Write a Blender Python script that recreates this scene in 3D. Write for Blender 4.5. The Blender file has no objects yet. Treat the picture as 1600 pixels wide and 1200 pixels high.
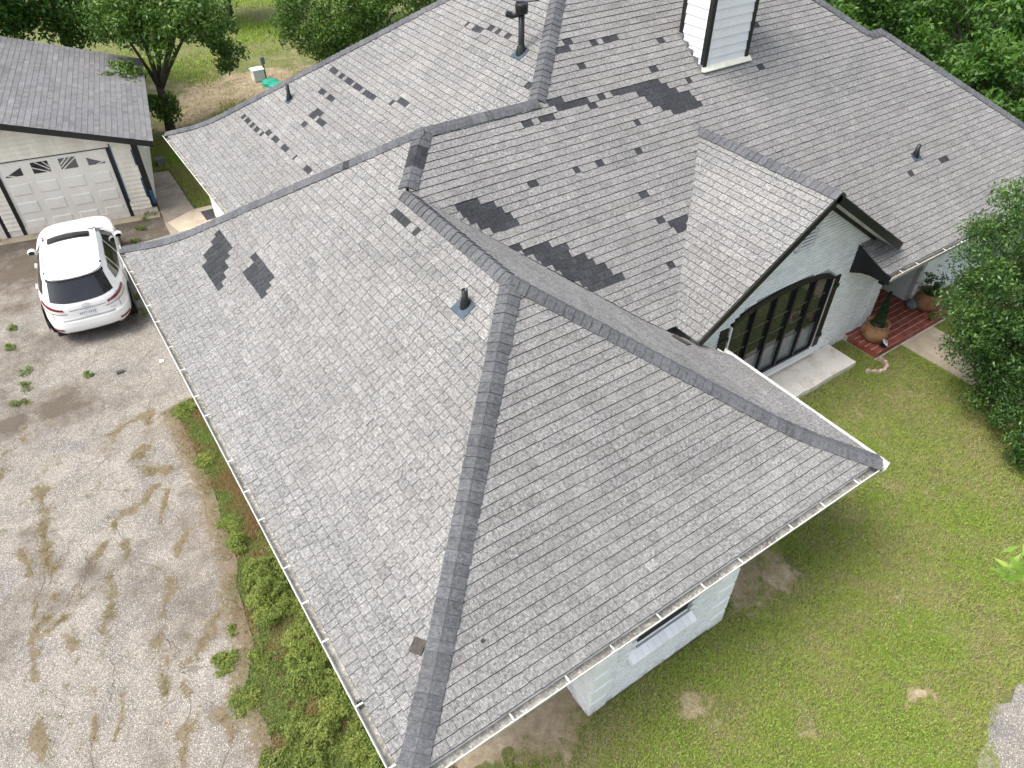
import bpy, math
import numpy as np
from mathutils import Matrix, Vector
scene = bpy.context.scene
COL = scene.collection
rng = np.random.default_rng(7)

# ---------------------------------------------------------------- camera, sky, sun, exposure
cam_d = bpy.data.cameras.new('camera'); cam = bpy.data.objects.new('camera', cam_d); COL.objects.link(cam)
yaw, pitch, roll = 0.6007, 0.7254, 0.0050
fw = Vector((math.sin(yaw)*math.cos(pitch), math.cos(yaw)*math.cos(pitch), -math.sin(pitch)))
rt = Vector((math.cos(yaw), -math.sin(yaw), 0)); up = rt.cross(fw)
rt2 = rt*math.cos(roll)+up*math.sin(roll); up2 = -rt*math.sin(roll)+up*math.cos(roll)
cam.matrix_world = Matrix(((rt2.x, up2.x, -fw.x, -0.797), (rt2.y, up2.y, -fw.y, -3.021), (rt2.z, up2.z, -fw.z, 10.689), (0, 0, 0, 1)))
cam_d.sensor_width = 36; cam_d.lens = 25.58; cam_d.clip_end = 2000; cam_d.clip_start = 0.05
scene.camera = cam

SUN_EL, SUN_AZ = math.radians(60), math.radians(-76)      # azimuth clockwise from +Y
world = bpy.data.worlds.new('World'); scene.world = world; world.use_nodes = True
wn = world.node_tree; wn.nodes.clear()
sky = wn.nodes.new('ShaderNodeTexSky'); sky.sky_type = 'NISHITA'; sky.sun_disc = False
sky.sun_elevation = SUN_EL; sky.sun_rotation = SUN_AZ; sky.air_density = 1.0; sky.dust_density = 4.0; sky.ozone_density = 0.6
bg = wn.nodes.new('ShaderNodeBackground'); bg.inputs[1].default_value = 0.15
wo = wn.nodes.new('ShaderNodeOutputWorld'); hs = wn.nodes.new('ShaderNodeHueSaturation'); hs.inputs['Saturation'].default_value = 0.5      # thin overcast veil
wn.links.new(sky.outputs[0], hs.inputs['Color']); wn.links.new(hs.outputs[0], bg.inputs[0]); wn.links.new(bg.outputs[0], wo.inputs[0])
sun_d = bpy.data.lights.new('sun', 'SUN'); sun_d.energy = 1.25; sun_d.angle = math.radians(28); sun_d.color = (1, .965, .90)
sun = bpy.data.objects.new('sun', sun_d); COL.objects.link(sun)
sdir = Vector((math.sin(SUN_AZ)*math.cos(SUN_EL), math.cos(SUN_AZ)*math.cos(SUN_EL), math.sin(SUN_EL)))
sun.rotation_euler = sdir.to_track_quat('Z', 'Y').to_euler()
vs = scene.view_settings; vs.view_transform = 'Standard'; vs.look = 'None'; vs.exposure = 1.17; vs.gamma = 1; vs.use_curve_mapping = False
scene.cycles.max_bounces = 6; scene.cycles.transparent_max_bounces = 6

# ---------------------------------------------------------------- measured layout (metres; house axes; eave height G)
G = 2.55; W = 8.0; S_UP, S_LOW, WF = 0.6994, 0.403, 0.842
yE, x3, xF, YD, x5, xR2, xR3 = 3.088, 4.831, 2.390, 18.438, 4.490, 21.295, 21.752
YA = yE+2*x3; YB = yE+2*x5; DM = (YD-yE)/2
PATCH = {"F1": [[(10.85, 1.63), (9.96, 1.61), (9.76, 1.5), (9.62, 1.39), (9.48, 1.27), (9.3, 1.16), (9.29, 1.04), (10.22, 1.03), (10.43, 1.17), (10.57, 1.3), (10.59, 1.43)], [(9.29, 1.87), (8.88, 1.9), (8.32, 1.86), (8.11, 1.51), (8.93, 1.51), (9.08, 1.67)]],
 "F3": [[(7.38, 4.76), (8.35, 4.73), (8.46, 4.5), (7.51, 4.54)], [(9.22, 4.66), (10.15, 4.67), (10.46, 4.4), (10.91, 3.98), (9.96, 3.99), (9.62, 4.32), (9.36, 4.52)], [(4.52, 3.67), (5.17, 3.59), (5.45, 3.43), (5.7, 3.1), (5.03, 3.09), (4.79, 3.3)], [(5.3, 2.75), (5.92, 2.73), (6.27, 2.44), (7.03, 1.82), (6.35, 1.68), (5.9, 2.12)], [(8.31, 2.4), (9.15, 2.38), (8.78, 1.99)]]}
HOLES = {"F1": [(6.9, 3.72), (6.66, 3.74), (6.48, 3.74), (6.24, 3.71)],
 "F2": [(14.82, 3.43), (14.36, 3.43), (14.13, 3.43), (13.92, 3.43), (13.47, 3.46), (13.26, 3.46), (13.0, 3.47), (12.8, 3.47), (12.6, 3.48), (12.39, 3.49), (12.14, 3.48), (11.52, 3.62), (11.3, 3.63), (11.04, 3.63), (14.13, 3.0), (13.88, 3.01), (13.65, 3.0), (13.42, 3.0), (13.68, 2.67), (13.45, 2.65), (13.73, 2.57), (13.5, 2.56), (13.25, 2.55), (13.05, 2.54), (13.53, 2.32), (15.31, 1.63), (14.91, 1.63), (14.61, 1.65), (14.3, 1.65), (14.1, 1.66), (13.64, 1.65), (13.43, 1.65), (12.94, 1.65), (12.32, 1.64), (12.16, 1.67), (16.13, 1.59), (15.81, 1.6), (15.54, 1.61), (11.31, 5.42), (11.07, 5.44), (10.83, 5.45), (10.54, 5.57), (10.31, 5.57), (9.9, 5.58), (8.47, 5.03)],
 "F3": [(8.52, 5.7), (8.46, 5.57), (8.21, 5.56), (9.15, 5.55), (9.36, 5.53), (9.56, 5.53), (10.7, 5.37), (8.63, 5.24), (10.05, 4.85), (10.79, 4.47), (8.66, 4.68), (8.87, 4.66), (9.05, 4.66), (6.84, 4.52), (7.14, 4.48), (7.38, 4.49), (9.07, 4.0), (8.77, 3.56), (7.78, 3.58), (7.3, 3.59), (6.16, 3.61), (13.41, 5.26), (12.86, 4.4), (8.24, 2.88), (8.05, 1.64), (16.5, 1.59), (16.7, 1.59), (15.27, 1.6)]}
STRIPS = [(0.16,0.35,[(-2.74, 10.17), (-3.03, 9.97), (-3.12, 9.54), (-3.14, 8.81), (-3.19, 8.16), (-3.24, 7.69), (-3.33, 7.28)]), (0.14,0.2,[(-3.28, 7.1), (-3.32, 6.54), (-3.61, 6.19), (-3.71, 5.61), (-3.7, 5.24)]), (0.12,0.1,[(-3.85, 4.82), (-3.87, 4.55), (-3.84, 4.11)]), (0.07,0.3,[(-3.42, 9.31), (-3.04, 9.3)]), (0.1,0.1,[(-0.73, 10.36), (-1.24, 10.36), (-1.69, 10.21), (-1.85, 9.57)]), (0.16,0.1,[(-0.86, 10.34), (-1.06, 9.9)]), (0.2,0.3,[(-1.15, 9.42), (-1.37, 9.25), (-1.29, 8.59), (-0.94, 8.7)]), (0.16,0.3,[(-1.32, 8.23), (-1.67, 8.0), (-2.08, 7.92), (-2.35, 7.42), (-2.66, 7.15)]), (0.13,0.1,[(-2.92, 6.56), (-3.16, 6.3), (-3.54, 6.01)]), (0.1,0.2,[(-1.16, 8.06), (-1.21, 7.68), (-1.43, 7.13)]), (0.17,0.5,[(-2.02, 7.19), (-2.08, 6.68), (-2.39, 6.57), (-2.52, 5.86), (-2.79, 5.24)]), (0.1,0.05,[(-1.12, 6.83), (-1.35, 6.41)]), (0.14,0.3,[(-1.65, 6.0), (-1.87, 5.42)]), (0.15,0.7,[(-2.05, 5.0), (-2.17, 4.45), (-2.17, 4.02)]), (0.14,0.1,[(-1.02, 4.98), (-1.42, 4.7), (-1.71, 4.38), (-2.0, 4.39)]), (0.12,0.1,[(-1.8, 4.07), (-1.87, 3.88)]), (0.13,0.1,[(-1.9, 3.55), (-2.19, 3.19), (-2.34, 2.94)]), (0.09,0.1,[(-3.01, 4.83), (-3.11, 4.55), (-3.22, 4.22), (-3.26, 3.92)]), (0.06,0.1,[(-2.75, 4.36), (-2.84, 4.07), (-2.92, 3.8)]), (0.15,0.1,[(-3.24, 5.81), (-3.26, 5.49)]), (0.07,0.4,[(-3.54, 8.06), (-3.6, 7.47)]), (0.06,0.4,[(-3.64, 6.9), (-3.69, 6.58)]), (0.12,0.8,[(-3.61, 10.36), (-3.69, 10.02)]), (0.08,0.6,[(-2.94, 12.27), (-2.89, 12.13)]), (0.07,0.5,[(-3.57, 10.74), (-3.4, 10.94)]), (0.16,0.2,[(-1.59, 3.34), (-1.64, 2.77)]), (0.1,0.2,[(-3.25, 11.05), (-3.11, 11.4)])]
STAINS = [((-2.33, 11.70), 0.75, 0.75), ((-3.28, 11.64), 0.45, 0.85), ((-2.0, 11.2), 0.4, 0.5), ((-2.75, 13.9), 0.5, 0.35), ((-1.9, 17.88), 1.1, 0.85), ((-2.6, 16.2), .5, .55), ((-.35, 13.9), .45, .5), ((-2.38, 18.98), 0.6, 0.7), ((1.03, 19.51), 0.7, 0.35), ((-0.45, 14.14), 0.5, 0.3), ((-1.34, 14.11), 0.6, 0.25), ((-2.36, 16.74), 0.4, 0.5), ((-2.69, 7.01), 0.3, 0.5), ((1.18, 18.27), 0.5, 0.2), ((-1.0, 5.71), 0.4, 0.2)]

# ---------------------------------------------------------------- material helpers
class NT:
    def __init__(s, name):
        s.m = bpy.data.materials.new(name); s.m.use_nodes = True; s.t = s.m.node_tree
        s.b = s.t.nodes['Principled BSDF']; s.out = s.t.nodes['Material Output']
    def n(s, kind, **kw):
        nd = s.t.nodes.new('ShaderNode'+kind)
        for k, v in kw.items(): setattr(nd, k, v)
        return nd
    def set(s, sock, v):
        if hasattr(v, 'is_output'): s.t.links.new(v, sock)
        elif v is not None:
            if isinstance(v, (tuple, list)) and len(v) == 3 and sock.type == 'RGBA': v = (*v, 1)
            sock.default_value = v
    def attr(s, name): return s.n('Attribute', attribute_name=name).outputs['Fac']
    def attrc(s, name): return s.n('Attribute', attribute_name=name).outputs['Color']
    def pos(s): return s.n('NewGeometry').outputs['Position']
    def uv(s): return s.n('UVMap').outputs[0]
    def scale(s, vec, sc, off=(0, 0, 0)):
        m = s.n('Mapping'); s.set(m.inputs[0], vec); m.inputs['Scale'].default_value = sc; m.inputs['Location'].default_value = off
        return m.outputs[0]
    def noise(s, vec, sc, det=3, rough=.55, dist=0):
        n = s.n('TexNoise'); s.set(n.inputs['Vector'], vec); n.inputs['Scale'].default_value = sc
        n.inputs['Detail'].default_value = det; n.inputs['Roughness'].default_value = rough; n.inputs['Distortion'].default_value = dist
        return n.outputs['Fac']
    def voro(s, vec, sc, feature='F1', out=0):
        n = s.n('TexVoronoi', feature=feature); s.set(n.inputs['Vector'], vec); n.inputs['Scale'].default_value = sc
        return n.outputs[out]
    def ramp(s, f, a, b, c0=0., c1=1.):
        m = s.n('MapRange'); s.set(m.inputs[0], f); m.inputs[1].default_value = a; m.inputs[2].default_value = b
        m.inputs[3].default_value = c0; m.inputs[4].default_value = c1
        return m.outputs[0]
    def math(s, op, a, b=None, c=None):
        m = s.n('Math', operation=op); s.set(m.inputs[0], a)
        if b is not None: s.set(m.inputs[1], b)
        if c is not None: s.set(m.inputs[2], c)
        return m.outputs[0]
    def mix(s, f, a, b, mode='MIX'):
        m = s.n('Mix', data_type='RGBA', blend_type=mode); s.set(m.inputs[0], f); s.set(m.inputs[6], a); s.set(m.inputs[7], b)
        return m.outputs[2]
    def gain(s, c, f):
        m = s.n('VectorMath', operation='SCALE'); s.set(m.inputs[0], c); s.set(m.inputs['Scale'], f); return m.outputs[0]
    def done(s, col, rough=.8, bump=None, bd=.01, bs=.5, spec=.3, metal=0):
        s.set(s.b.inputs['Base Color'], col); s.set(s.b.inputs['Roughness'], rough); s.b.inputs['Specular IOR Level'].default_value = spec
        s.b.inputs['Metallic'].default_value = metal
        if bump is not None:
            b = s.n('Bump'); b.inputs['Strength'].default_value = bs; b.inputs['Distance'].default_value = bd
            s.set(b.inputs['Height'], bump); s.t.links.new(b.outputs[0], s.b.inputs['Normal'])
        return s.m
M = {}
def plain(name, c, rough=.7, var=.15, sc=6., spec=.3, metal=0, fine=60.):
    t = NT(name); p = t.pos()
    k = t.ramp(t.noise(p, sc, 4), .3, .7, 1-var, 1+var); k2 = t.ramp(t.noise(p, fine, 2), .3, .7, 1-var*.5, 1+var*.5)
    M[name] = t.done(t.gain(t.gain(c, k), k2), rough, spec=spec, metal=metal)

def m_shingle(name, lo, hi, fleck, warm):
    t = NT(name); uv = t.uv(); p = t.pos()
    blot = t.ramp(t.noise(uv, 21, 3, .65), .38, .60)
    streak = t.ramp(t.noise(t.scale(uv, (75, 30, 1)), 1, 2, .6), .54, .68)
    gran = t.ramp(t.noise(uv, 150, 2, .7), .3, .7, .72, 1.28)
    c = t.mix(blot, lo, hi); c = t.mix(t.math('MULTIPLY', streak, fleck), c, (.47, .465, .45))
    c = t.gain(c, t.ramp(t.noise(t.scale(uv, (1.6, .18, 1)), 1, 4, .6), .3, .7, .88, 1.10))
    c = t.mix(t.ramp(t.noise(p, 1.1, 3), .45, .75, 0, .35), c, warm)
    c = t.gain(c, gran); c = t.gain(c, t.ramp(t.attr('tint'), 0, 1, .78, 1.15))
    c = t.gain(c, t.ramp(t.noise(p, .55, 3), .3, .7, .9, 1.08))
    M[name] = t.done(c, .92, bump=gran, bd=.002, bs=.5, spec=.15)
m_shingle('shingle', (.128, .1255, .122), (.252, .248, .241), .80, (.200, .192, .182))
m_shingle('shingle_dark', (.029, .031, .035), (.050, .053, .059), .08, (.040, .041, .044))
m_shingle('cap_shingle', (.075, .079, .087), (.122, .126, .134), .14, (.108, .106, .105))
m_shingle('garage_shingle', (.135, .134, .140), (.205, .203, .207), .4, (.175, .17, .17))
plain('deck', (.035, .035, .037), .95)
plain('crack_dirt', (.115, .096, .072), .95, .3, 8)
plain('felt', (.028, .030, .034), .8, .5, 9)
def m_brick():
    t = NT('brick_white'); p = t.pos()
    c = t.mix(t.ramp(t.noise(p, 5, 4), .45, .8), (.87, .89, .90), (.77, .78, .78))
    c = t.gain(c, t.ramp(t.attr('tint'), 0, 1, .88, 1.05)); b = t.noise(p, 70, 3)
    # splash dirt near the soil
    z = t.n('SeparateXYZ'); t.set(z.inputs[0], p)
    dirt = t.math('MULTIPLY', t.ramp(z.outputs[2], 0, .3, 1, 0), t.ramp(t.noise(p, 9, 3), .4, .6))
    c = t.mix(t.math('MULTIPLY', dirt, .6), c, (.36, .31, .24))
    M['brick_white'] = t.done(c, .55, bump=b, bd=.004, bs=.6)
m_brick()
plain('mortar_shaded', (.38, .39, .39), .8, .15)  # white painted joints greyed: joint shade put into the colour so courses show
plain('white_paint', (.74, .75, .74), .5, .08, 3)
plain('white_metal', (.76, .77, .77), .4, .10, 4)
def m_gutin():
    t = NT('gutter_inside'); p = t.pos()
    c = t.mix(t.ramp(t.noise(p, 4, 5, .65), .35, .65), (.34, .33, .30), (.15, .14, .12)); c = t.mix(t.ramp(t.noise(p, 30, 3), .5, .7), c, (.52, .50, .45))
    M['gutter_inside'] = t.done(c, .9)
m_gutin()
def m_gutter():
    t = NT('gutter_white'); p = t.pos(); c = t.mix(t.ramp(t.noise(t.scale(p, (3, 3, 9)), 1, 5, .7), .48, .72, 0, .7), (.70, .70, .68), (.40, .37, .32)); M['gutter_white'] = t.done(c, .5)
m_gutter()
plain('black_trim', (.012, .012, .013), .45, .2, 5, spec=.4)
plain('black_plastic', (.010, .011, .013), .35, .2, 8, spec=.45)
plain('lead_flash', (.055, .078, .105), .5, .3, 9, metal=.2)
plain('cream_metal', (.62, .62, .52), .5, .1)
plain('soffit', (.60, .62, .60), .7, .06)
plain('grey_paint', (.52, .55, .58), .6, .08)
plain('rail_tile_grout', (.60, .52, .46), .9, .15)
plain('scrap_brown', (.062, .054, .047), .9, .3, 20)
plain('stone_grey', (.14, .15, .15), .8, .4, 20)
plain('pink_edging', (.40, .30, .26), .85, .2, 9)
plain('rubber', (.014, .014, .015), .8, .2)
plain('rim', (.45, .45, .46), .3, .05, metal=.9)
plain('chrome', (.65, .65, .66), .15, .02, metal=1)
plain('car_grey', (.22, .22, .23), .45, .05)
plain('red_lens', (.20, .006, .010), .12, .05, spec=.6)
plain('clear_lens', (.62, .60, .60), .15, .05, spec=.6)
plain('blue_tape', (.02, .075, .16), .5, .2, 10)
plain('green_lid', (.02, .30, .20), .45, .1, 4)
plain('box_grey', (.60, .60, .57), .5, .1)
plain('panel_white', (.75, .77, .80), .3, .03)
plain('panel_blue', (.30, .38, .47), .15, .1, 30)
plain('mat_dark', (.055, .055, .06), .95, .2, 30)
plain('paper', (.80, .80, .78), .7, .05)
plain('wood_dry', (.20, .16, .11), .9, .3, 20)
def m_tile():
    t = NT('red_tile'); p = t.pos()
    c = t.mix(t.ramp(t.noise(p, 6, 3), .35, .65), (.19, .045, .030), (.27, .075, .052)); c = t.gain(c, t.ramp(t.attr('tint'), 0, 1, .8, 1.2))
    c = t.mix(t.ramp(t.noise(p, 2.3, 3), .60, .72, 0, .45), c, (.34, .28, .26))
    M['red_tile'] = t.done(c, .55, spec=.4)
m_tile()
def m_terra():
    t = NT('terracotta'); p = t.pos()
    c = t.mix(t.ramp(t.noise(p, 5, 4, .6), .35, .65), (.24, .115, .055), (.34, .20, .11)); c = t.mix(t.ramp(t.noise(p, 14, 3), .58, .75), c, (.12, .06, .035))
    M['terracotta'] = t.done(c, .75, bump=t.noise(p, 40, 3), bd=.003)
m_terra()
def m_concrete(name, a, b, stain, sc=3.):
    t = NT(name); p = t.pos()
    c = t.mix(t.ramp(t.noise(p, sc, 5, .65), .3, .7), a, b); c = t.mix(t.ramp(t.noise(p, sc*.7, 4, .7, .4), .5, .68, 0, .8), c, stain)
    g = t.noise(p, 130, 2); c = t.gain(c, t.ramp(g, .3, .7, .88, 1.12))
    M[name] = t.done(c, .9, bump=g, bd=.003)
m_concrete('slab_pale', (.74, .70, .64), (.62, .57, .50), (.42, .34, .26), 3.4)
m_concrete('walk_tan', (.44, .37, .28), (.36, .30, .22), (.27, .22, .16), 2.2)
m_concrete('walk_brown', (.25, .21, .17), (.36, .31, .24), (.15, .125, .10), 1.6)
m_concrete('step_tan', (.52, .44, .33), (.44, .37, .28), (.34, .28, .21), 2)
def m_siding(name, c0, streak):
    t = NT(name); p = t.pos(); c = t.mix(t.ramp(t.noise(t.scale(p, (3, 3, .8)), 1, 5, .65), .4, .72, 0, .7), c0, streak)
    c = t.gain(c, t.ramp(t.noise(p, 40, 2), .3, .7, .95, 1.05)); M[name] = t.done(c, .6)
m_siding('siding_cream', (.78, .74, .64), (.56, .51, .42))
m_siding('door_cream', (.78, .75, .68), (.68, .63, .55))
m_siding('siding_white', (.70, .715, .73), (.62, .63, .64))
def m_glass(name, c, rough=.05):
    t = NT(name); p = t.pos(); b = t.noise(p, 1.2, 2); M[name] = t.done(t.gain(c, t.ramp(t.noise(p, 3, 3), .3, .7, .7, 1.3)), rough, bump=b, bd=.01, bs=.06, spec=.7)
m_glass('glass_dark', (.012, .013, .016)); m_glass('window_glass', (.016, .022, .022), .06)
m_glass('curtain_dim', (.13, .15, .16), .2)
plain('pane_matt_black', (.012, .013, .015), .7, .2)  # matt black added in place of glass, so the pane mirrors no sky
def m_carpaint():
    t = NT('car_white'); p = t.pos(); c = t.gain((.80, .80, .79), t.ramp(t.noise(p, 2, 3), .3, .7, .96, 1.0))
    t.b.inputs['Coat Weight'].default_value = .6; t.b.inputs['Coat Roughness'].default_value = .06; M['car_white'] = t.done(c, .35, spec=.5)
m_carpaint()
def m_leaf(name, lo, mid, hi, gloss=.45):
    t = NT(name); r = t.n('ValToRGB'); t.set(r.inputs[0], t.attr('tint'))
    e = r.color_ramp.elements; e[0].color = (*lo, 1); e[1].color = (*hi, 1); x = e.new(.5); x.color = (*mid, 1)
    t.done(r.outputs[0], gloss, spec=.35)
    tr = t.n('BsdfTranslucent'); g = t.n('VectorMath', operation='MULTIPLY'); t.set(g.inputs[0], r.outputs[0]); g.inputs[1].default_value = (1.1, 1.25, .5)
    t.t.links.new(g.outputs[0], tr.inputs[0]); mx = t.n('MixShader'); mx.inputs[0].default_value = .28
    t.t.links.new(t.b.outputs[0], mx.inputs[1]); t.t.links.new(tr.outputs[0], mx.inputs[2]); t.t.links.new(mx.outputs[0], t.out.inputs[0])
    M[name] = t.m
m_leaf('leaf_oak', (.035, .080, .014), (.080, .155, .026), (.170, .255, .050))
m_leaf('leaf_forest', (.022, .060, .012), (.055, .135, .020), (.145, .260, .040))
m_leaf('leaf_gloss', (.020, .060, .016), (.058, .128, .030), (.185, .280, .066), .35)
m_leaf('leaf_weed', (.080, .120, .028), (.165, .235, .050), (.320, .340, .085), .6)
m_leaf('leaf_light', (.14, .26, .04), (.22, .36, .06), (.34, .46, .10), .4)
m_leaf('leaf_topiary', (.014, .040, .018), (.026, .066, .028), (.05, .10, .04), .6)
m_leaf('blade', (.390, .325, .190), (.325, .335, .100), (.270, .375, .056), .7)
m_leaf('clover', (.15, .22, .035), (.23, .33, .05), (.34, .44, .10), .6)
m_leaf('straw', (.30, .225, .13), (.44, .355, .22), (.13, .17, .04), .8)
m_leaf('bed_cover', (.27, .16, .085), (.23, .20, .08), (.17, .235, .06), .8)
def m_bark():
    t = NT('bark'); p = t.pos(); n = t.noise(t.scale(p, (14, 14, 3)), 1, 4, .65)
    M['bark'] = t.done(t.mix(n, (.030, .024, .018), (.11, .09, .07)), .95, bump=n, bd=.03, bs=.8)
m_bark()
def m_ground():
    t = NT('ground_soil'); p = t.pos(); dry, bare, wood = t.attr('dry'), t.attr('bare'), t.attr('wood')
    g = t.mix(t.ramp(t.noise(p, 1.3, 4), .35, .65), (.100, .125, .034), (.145, .170, .050)); g = t.mix(t.ramp(t.noise(p, 22, 3), .48, .66), g, (.175, .15, .08))
    straw = t.mix(t.ramp(t.noise(p, 3, 5, .65), .35, .65), (.32, .25, .155), (.19, .145, .085)); straw = t.mix(t.ramp(t.noise(p, 14, 3), .5, .7), straw, (.42, .35, .24))
    dn = t.math('ADD', dry, t.ramp(t.noise(p, .8, 5, .65), .3, .7, -.45, .45))
    c = t.mix(t.ramp(dn, .4, .62), g, straw)
    soil = t.mix(t.ramp(t.noise(p, 8, 4, .6), .3, .7), (.42, .35, .25), (.27, .205, .135))
    c = t.mix(t.ramp(t.math('ADD', bare, t.ramp(t.noise(p, 5, 4), .3, .7, -.3, .3)), .4, .6), c, soil)
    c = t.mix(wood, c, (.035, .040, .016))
    n = t.noise(p, 60, 3); c = t.gain(c, t.ramp(n, .3, .7, .75, 1.25)); M['ground_soil'] = t.done(c, .95, bump=n, bd=.02, bs=.7)
m_ground()
def m_drive():
    t = NT('aggregate'); p = t.pos()
    c = t.mix(t.ramp(t.noise(p, .9, 5, .6), .35, .65), (.222, .202, .174), (.288, .264, .230))
    c = t.mix(t.ramp(t.noise(p, 1.1, 5, .65, .6), .47, .66, 0, .85), c, (.165, .157, .148))
    s1 = t.voro(p, 100, out=1); v = t.n('SeparateXYZ'); t.set(v.inputs[0], s1)
    c = t.gain(c, t.ramp(v.outputs[0], 0, 1, .55, 1.42)); c = t.mix(t.ramp(v.outputs[1], .88, .95), c, (.52, .49, .44)); c = t.mix(t.ramp(v.outputs[2], .88, .96), c, (.08, .07, .06))
    pd = t.n('VectorMath', operation='ADD'); nn = t.n('TexNoise'); nn.inputs['Scale'].default_value = 1.4; nn.inputs['Detail'].default_value = 5; t.set(nn.inputs['Vector'], p)
    sc = t.n('VectorMath', operation='SCALE'); t.t.links.new(nn.outputs['Color'], sc.inputs[0]); sc.inputs['Scale'].default_value = .9
    t.set(pd.inputs[0], p); t.t.links.new(sc.outputs[0], pd.inputs[1])
    crack = t.ramp(t.voro(pd.outputs[0], .8, 'DISTANCE_TO_EDGE'), .003, .013, 1, 0); crack = t.math('MULTIPLY', crack, t.ramp(t.noise(p, .9, 3), .50, .58))
    c = t.mix(t.math('MULTIPLY', crack, .55), c, (.09, .075, .05))
    c = t.mix(t.ramp(t.math('ADD', t.attr('stain'), t.ramp(t.noise(p, 2.5, 5, .7), .3, .7, -.25, .25)), .05, .65, 0, .85), c, (.085, .066, .047))
    c = t.mix(t.ramp(t.math('ADD', t.attr('soil'), t.ramp(t.noise(p, 14, 4, .7), .3, .7, -.38, .38)), .34, .56, 0, .80), c, (.165, .125, .078))
    M['aggregate'] = t.done(c, .95, bump=v.outputs[0], bd=.006, bs=.6)
m_drive()

# ---------------------------------------------------------------- object helpers
LOCAL = [False]                              # True while a thing is modelled in its own axes
def wm(o): return o.matrix_basis.copy() if o.parent is None else wm(o.parent) @ o.matrix_parent_inverse @ o.matrix_basis
def link(o, parent=None):
    COL.objects.link(o)
    if parent is not None:
        o.parent = parent
        if not LOCAL[0]: o.matrix_parent_inverse = wm(parent).inverted()
    return o
def tag(o, label=None, cat=None, group=None, kind=None):
    for k, v in (('label', label), ('category', cat), ('group', group), ('kind', kind)):
        if v: o[k] = v
    return o
def empty(name, loc=(0, 0, 0), rz=0, parent=None):
    o = bpy.data.objects.new(name, None); o.location = loc; o.rotation_euler = (0, 0, rz); o.empty_display_size = .2
    return link(o, parent)
class MB:
    """collects polygons, built as one mesh object"""
    def __init__(s): s.v, s.f, s.m, s.t, s.uv = [], [], [], [], []
    def poly(s, pts, mat=0, tint=.5, uv=None):
        i = len(s.v); s.v += [tuple(float(c) for c in p) for p in pts]; s.f.append(tuple(range(i, i+len(pts)))); s.m.append(mat); s.t.append(tint)
        s.uv += list(uv) if uv is not None else [(0, 0)]*len(pts)
    def quads(s, V, F, mat=0, tint=.5):
        i = len(s.v); s.v += [tuple(map(float, p)) for p in V]
        for f in F:
            s.f.append(tuple(i+k for k in f)); s.m.append(mat); s.t.append(tint); s.uv += [(0, 0)]*len(f)
    def box(s, lo, hi, mat=0, tint=.5, rot=None, org=(0, 0, 0)):
        (a, b, c), (d, e, f) = lo, hi
        P = np.array([(a, b, c), (d, b, c), (d, e, c), (a, e, c), (a, b, f), (d, b, f), (d, e, f), (a, e, f)], float)
        if rot is not None: P = (P-np.array(org)) @ np.array(rot).T+np.array(org)
        s.quads(P, [(3, 2, 1, 0), (4, 5, 6, 7), (0, 1, 5, 4), (1, 2, 6, 5), (2, 3, 7, 6), (3, 0, 4, 7)], mat, tint); return s
    def prism(s, prof, o, u, v, d, L, mat=0, tint=.5):
        o, u, v, d = map(np.array, (o, u, v, d)); n = len(prof)
        A = [o+u*a+v*b for a, b in prof]; B = [p+d*L for p in A]
        F = [(i, (i+1) % n, n+(i+1) % n, n+i) for i in range(n)]+[tuple(range(n-1, -1, -1)), tuple(range(n, 2*n))]
        s.quads(A+B, F, mat, tint); return s
    def tube(s, pts, rad, k=10, mat=0, tint=.5, cap=True):
        pts = [np.array(p, float) for p in pts]; rings = []
        for i, p in enumerate(pts):
            t = pts[min(i+1, len(pts)-1)]-pts[max(i-1, 0)]; t /= np.linalg.norm(t)+1e-9
            a = np.cross(t, (0, 0, 1) if abs(t[2]) < .9 else (1, 0, 0)); a /= np.linalg.norm(a); b = np.cross(t, a)
            r = rad[i] if hasattr(rad, '__len__') else rad
            rings += [p+r*(math.cos(q)*a+math.sin(q)*b) for q in np.linspace(0, 2*math.pi, k, endpoint=False)]
        n = len(pts); F = [(i*k+j, i*k+(j+1) % k, (i+1)*k+(j+1) % k, (i+1)*k+j) for i in range(n-1) for j in range(k)]
        if cap: F += [tuple(range(k-1, -1, -1)), tuple(range((n-1)*k, n*k))]
        s.quads(rings, F, mat, tint); return s
    def lathe(s, prof, c, k=28, mat=0, tint=.5):
        c = np.array(c, float); V = []; n = len(prof)
        for r, z in prof: V += [c+np.array((r*math.cos(a), r*math.sin(a), z)) for a in np.linspace(0, 2*math.pi, k, endpoint=False)]
        s.quads(V, [(i*k+j, i*k+(j+1) % k, (i+1)*k+(j+1) % k, (i+1)*k+j) for i in range(n-1) for j in range(k)], mat, tint); return s
    def build(s, name, mats, parent=None, smooth=False, uv=False, bevel=0):
        me = bpy.data.meshes.new(name); me.from_pydata(s.v, [], s.f)
        for m in ([mats] if isinstance(mats, str) else mats): me.materials.append(M[m])
        me.polygons.foreach_set('material_index', s.m)
        a = me.attributes.new('tint', 'FLOAT', 'FACE'); a.data.foreach_set('value', s.t)
        if uv: l = me.uv_layers.new(name='UVMap'); l.data.foreach_set('uv', np.array(s.uv, 'f').ravel())
        if smooth: me.polygons.foreach_set('use_smooth', [True]*len(s.f))
        me.update(); o = link(bpy.data.objects.new(name, me), parent)
        if bevel:
            b = o.modifiers.new('bevel', 'BEVEL'); b.width = bevel; b.segments = 2; b.limit_method = 'ANGLE'
        return o
def bx(name, lo, hi, mat, parent=None, bevel=0): return MB().box(lo, hi).build(name, mat, parent, bevel=bevel)
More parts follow.
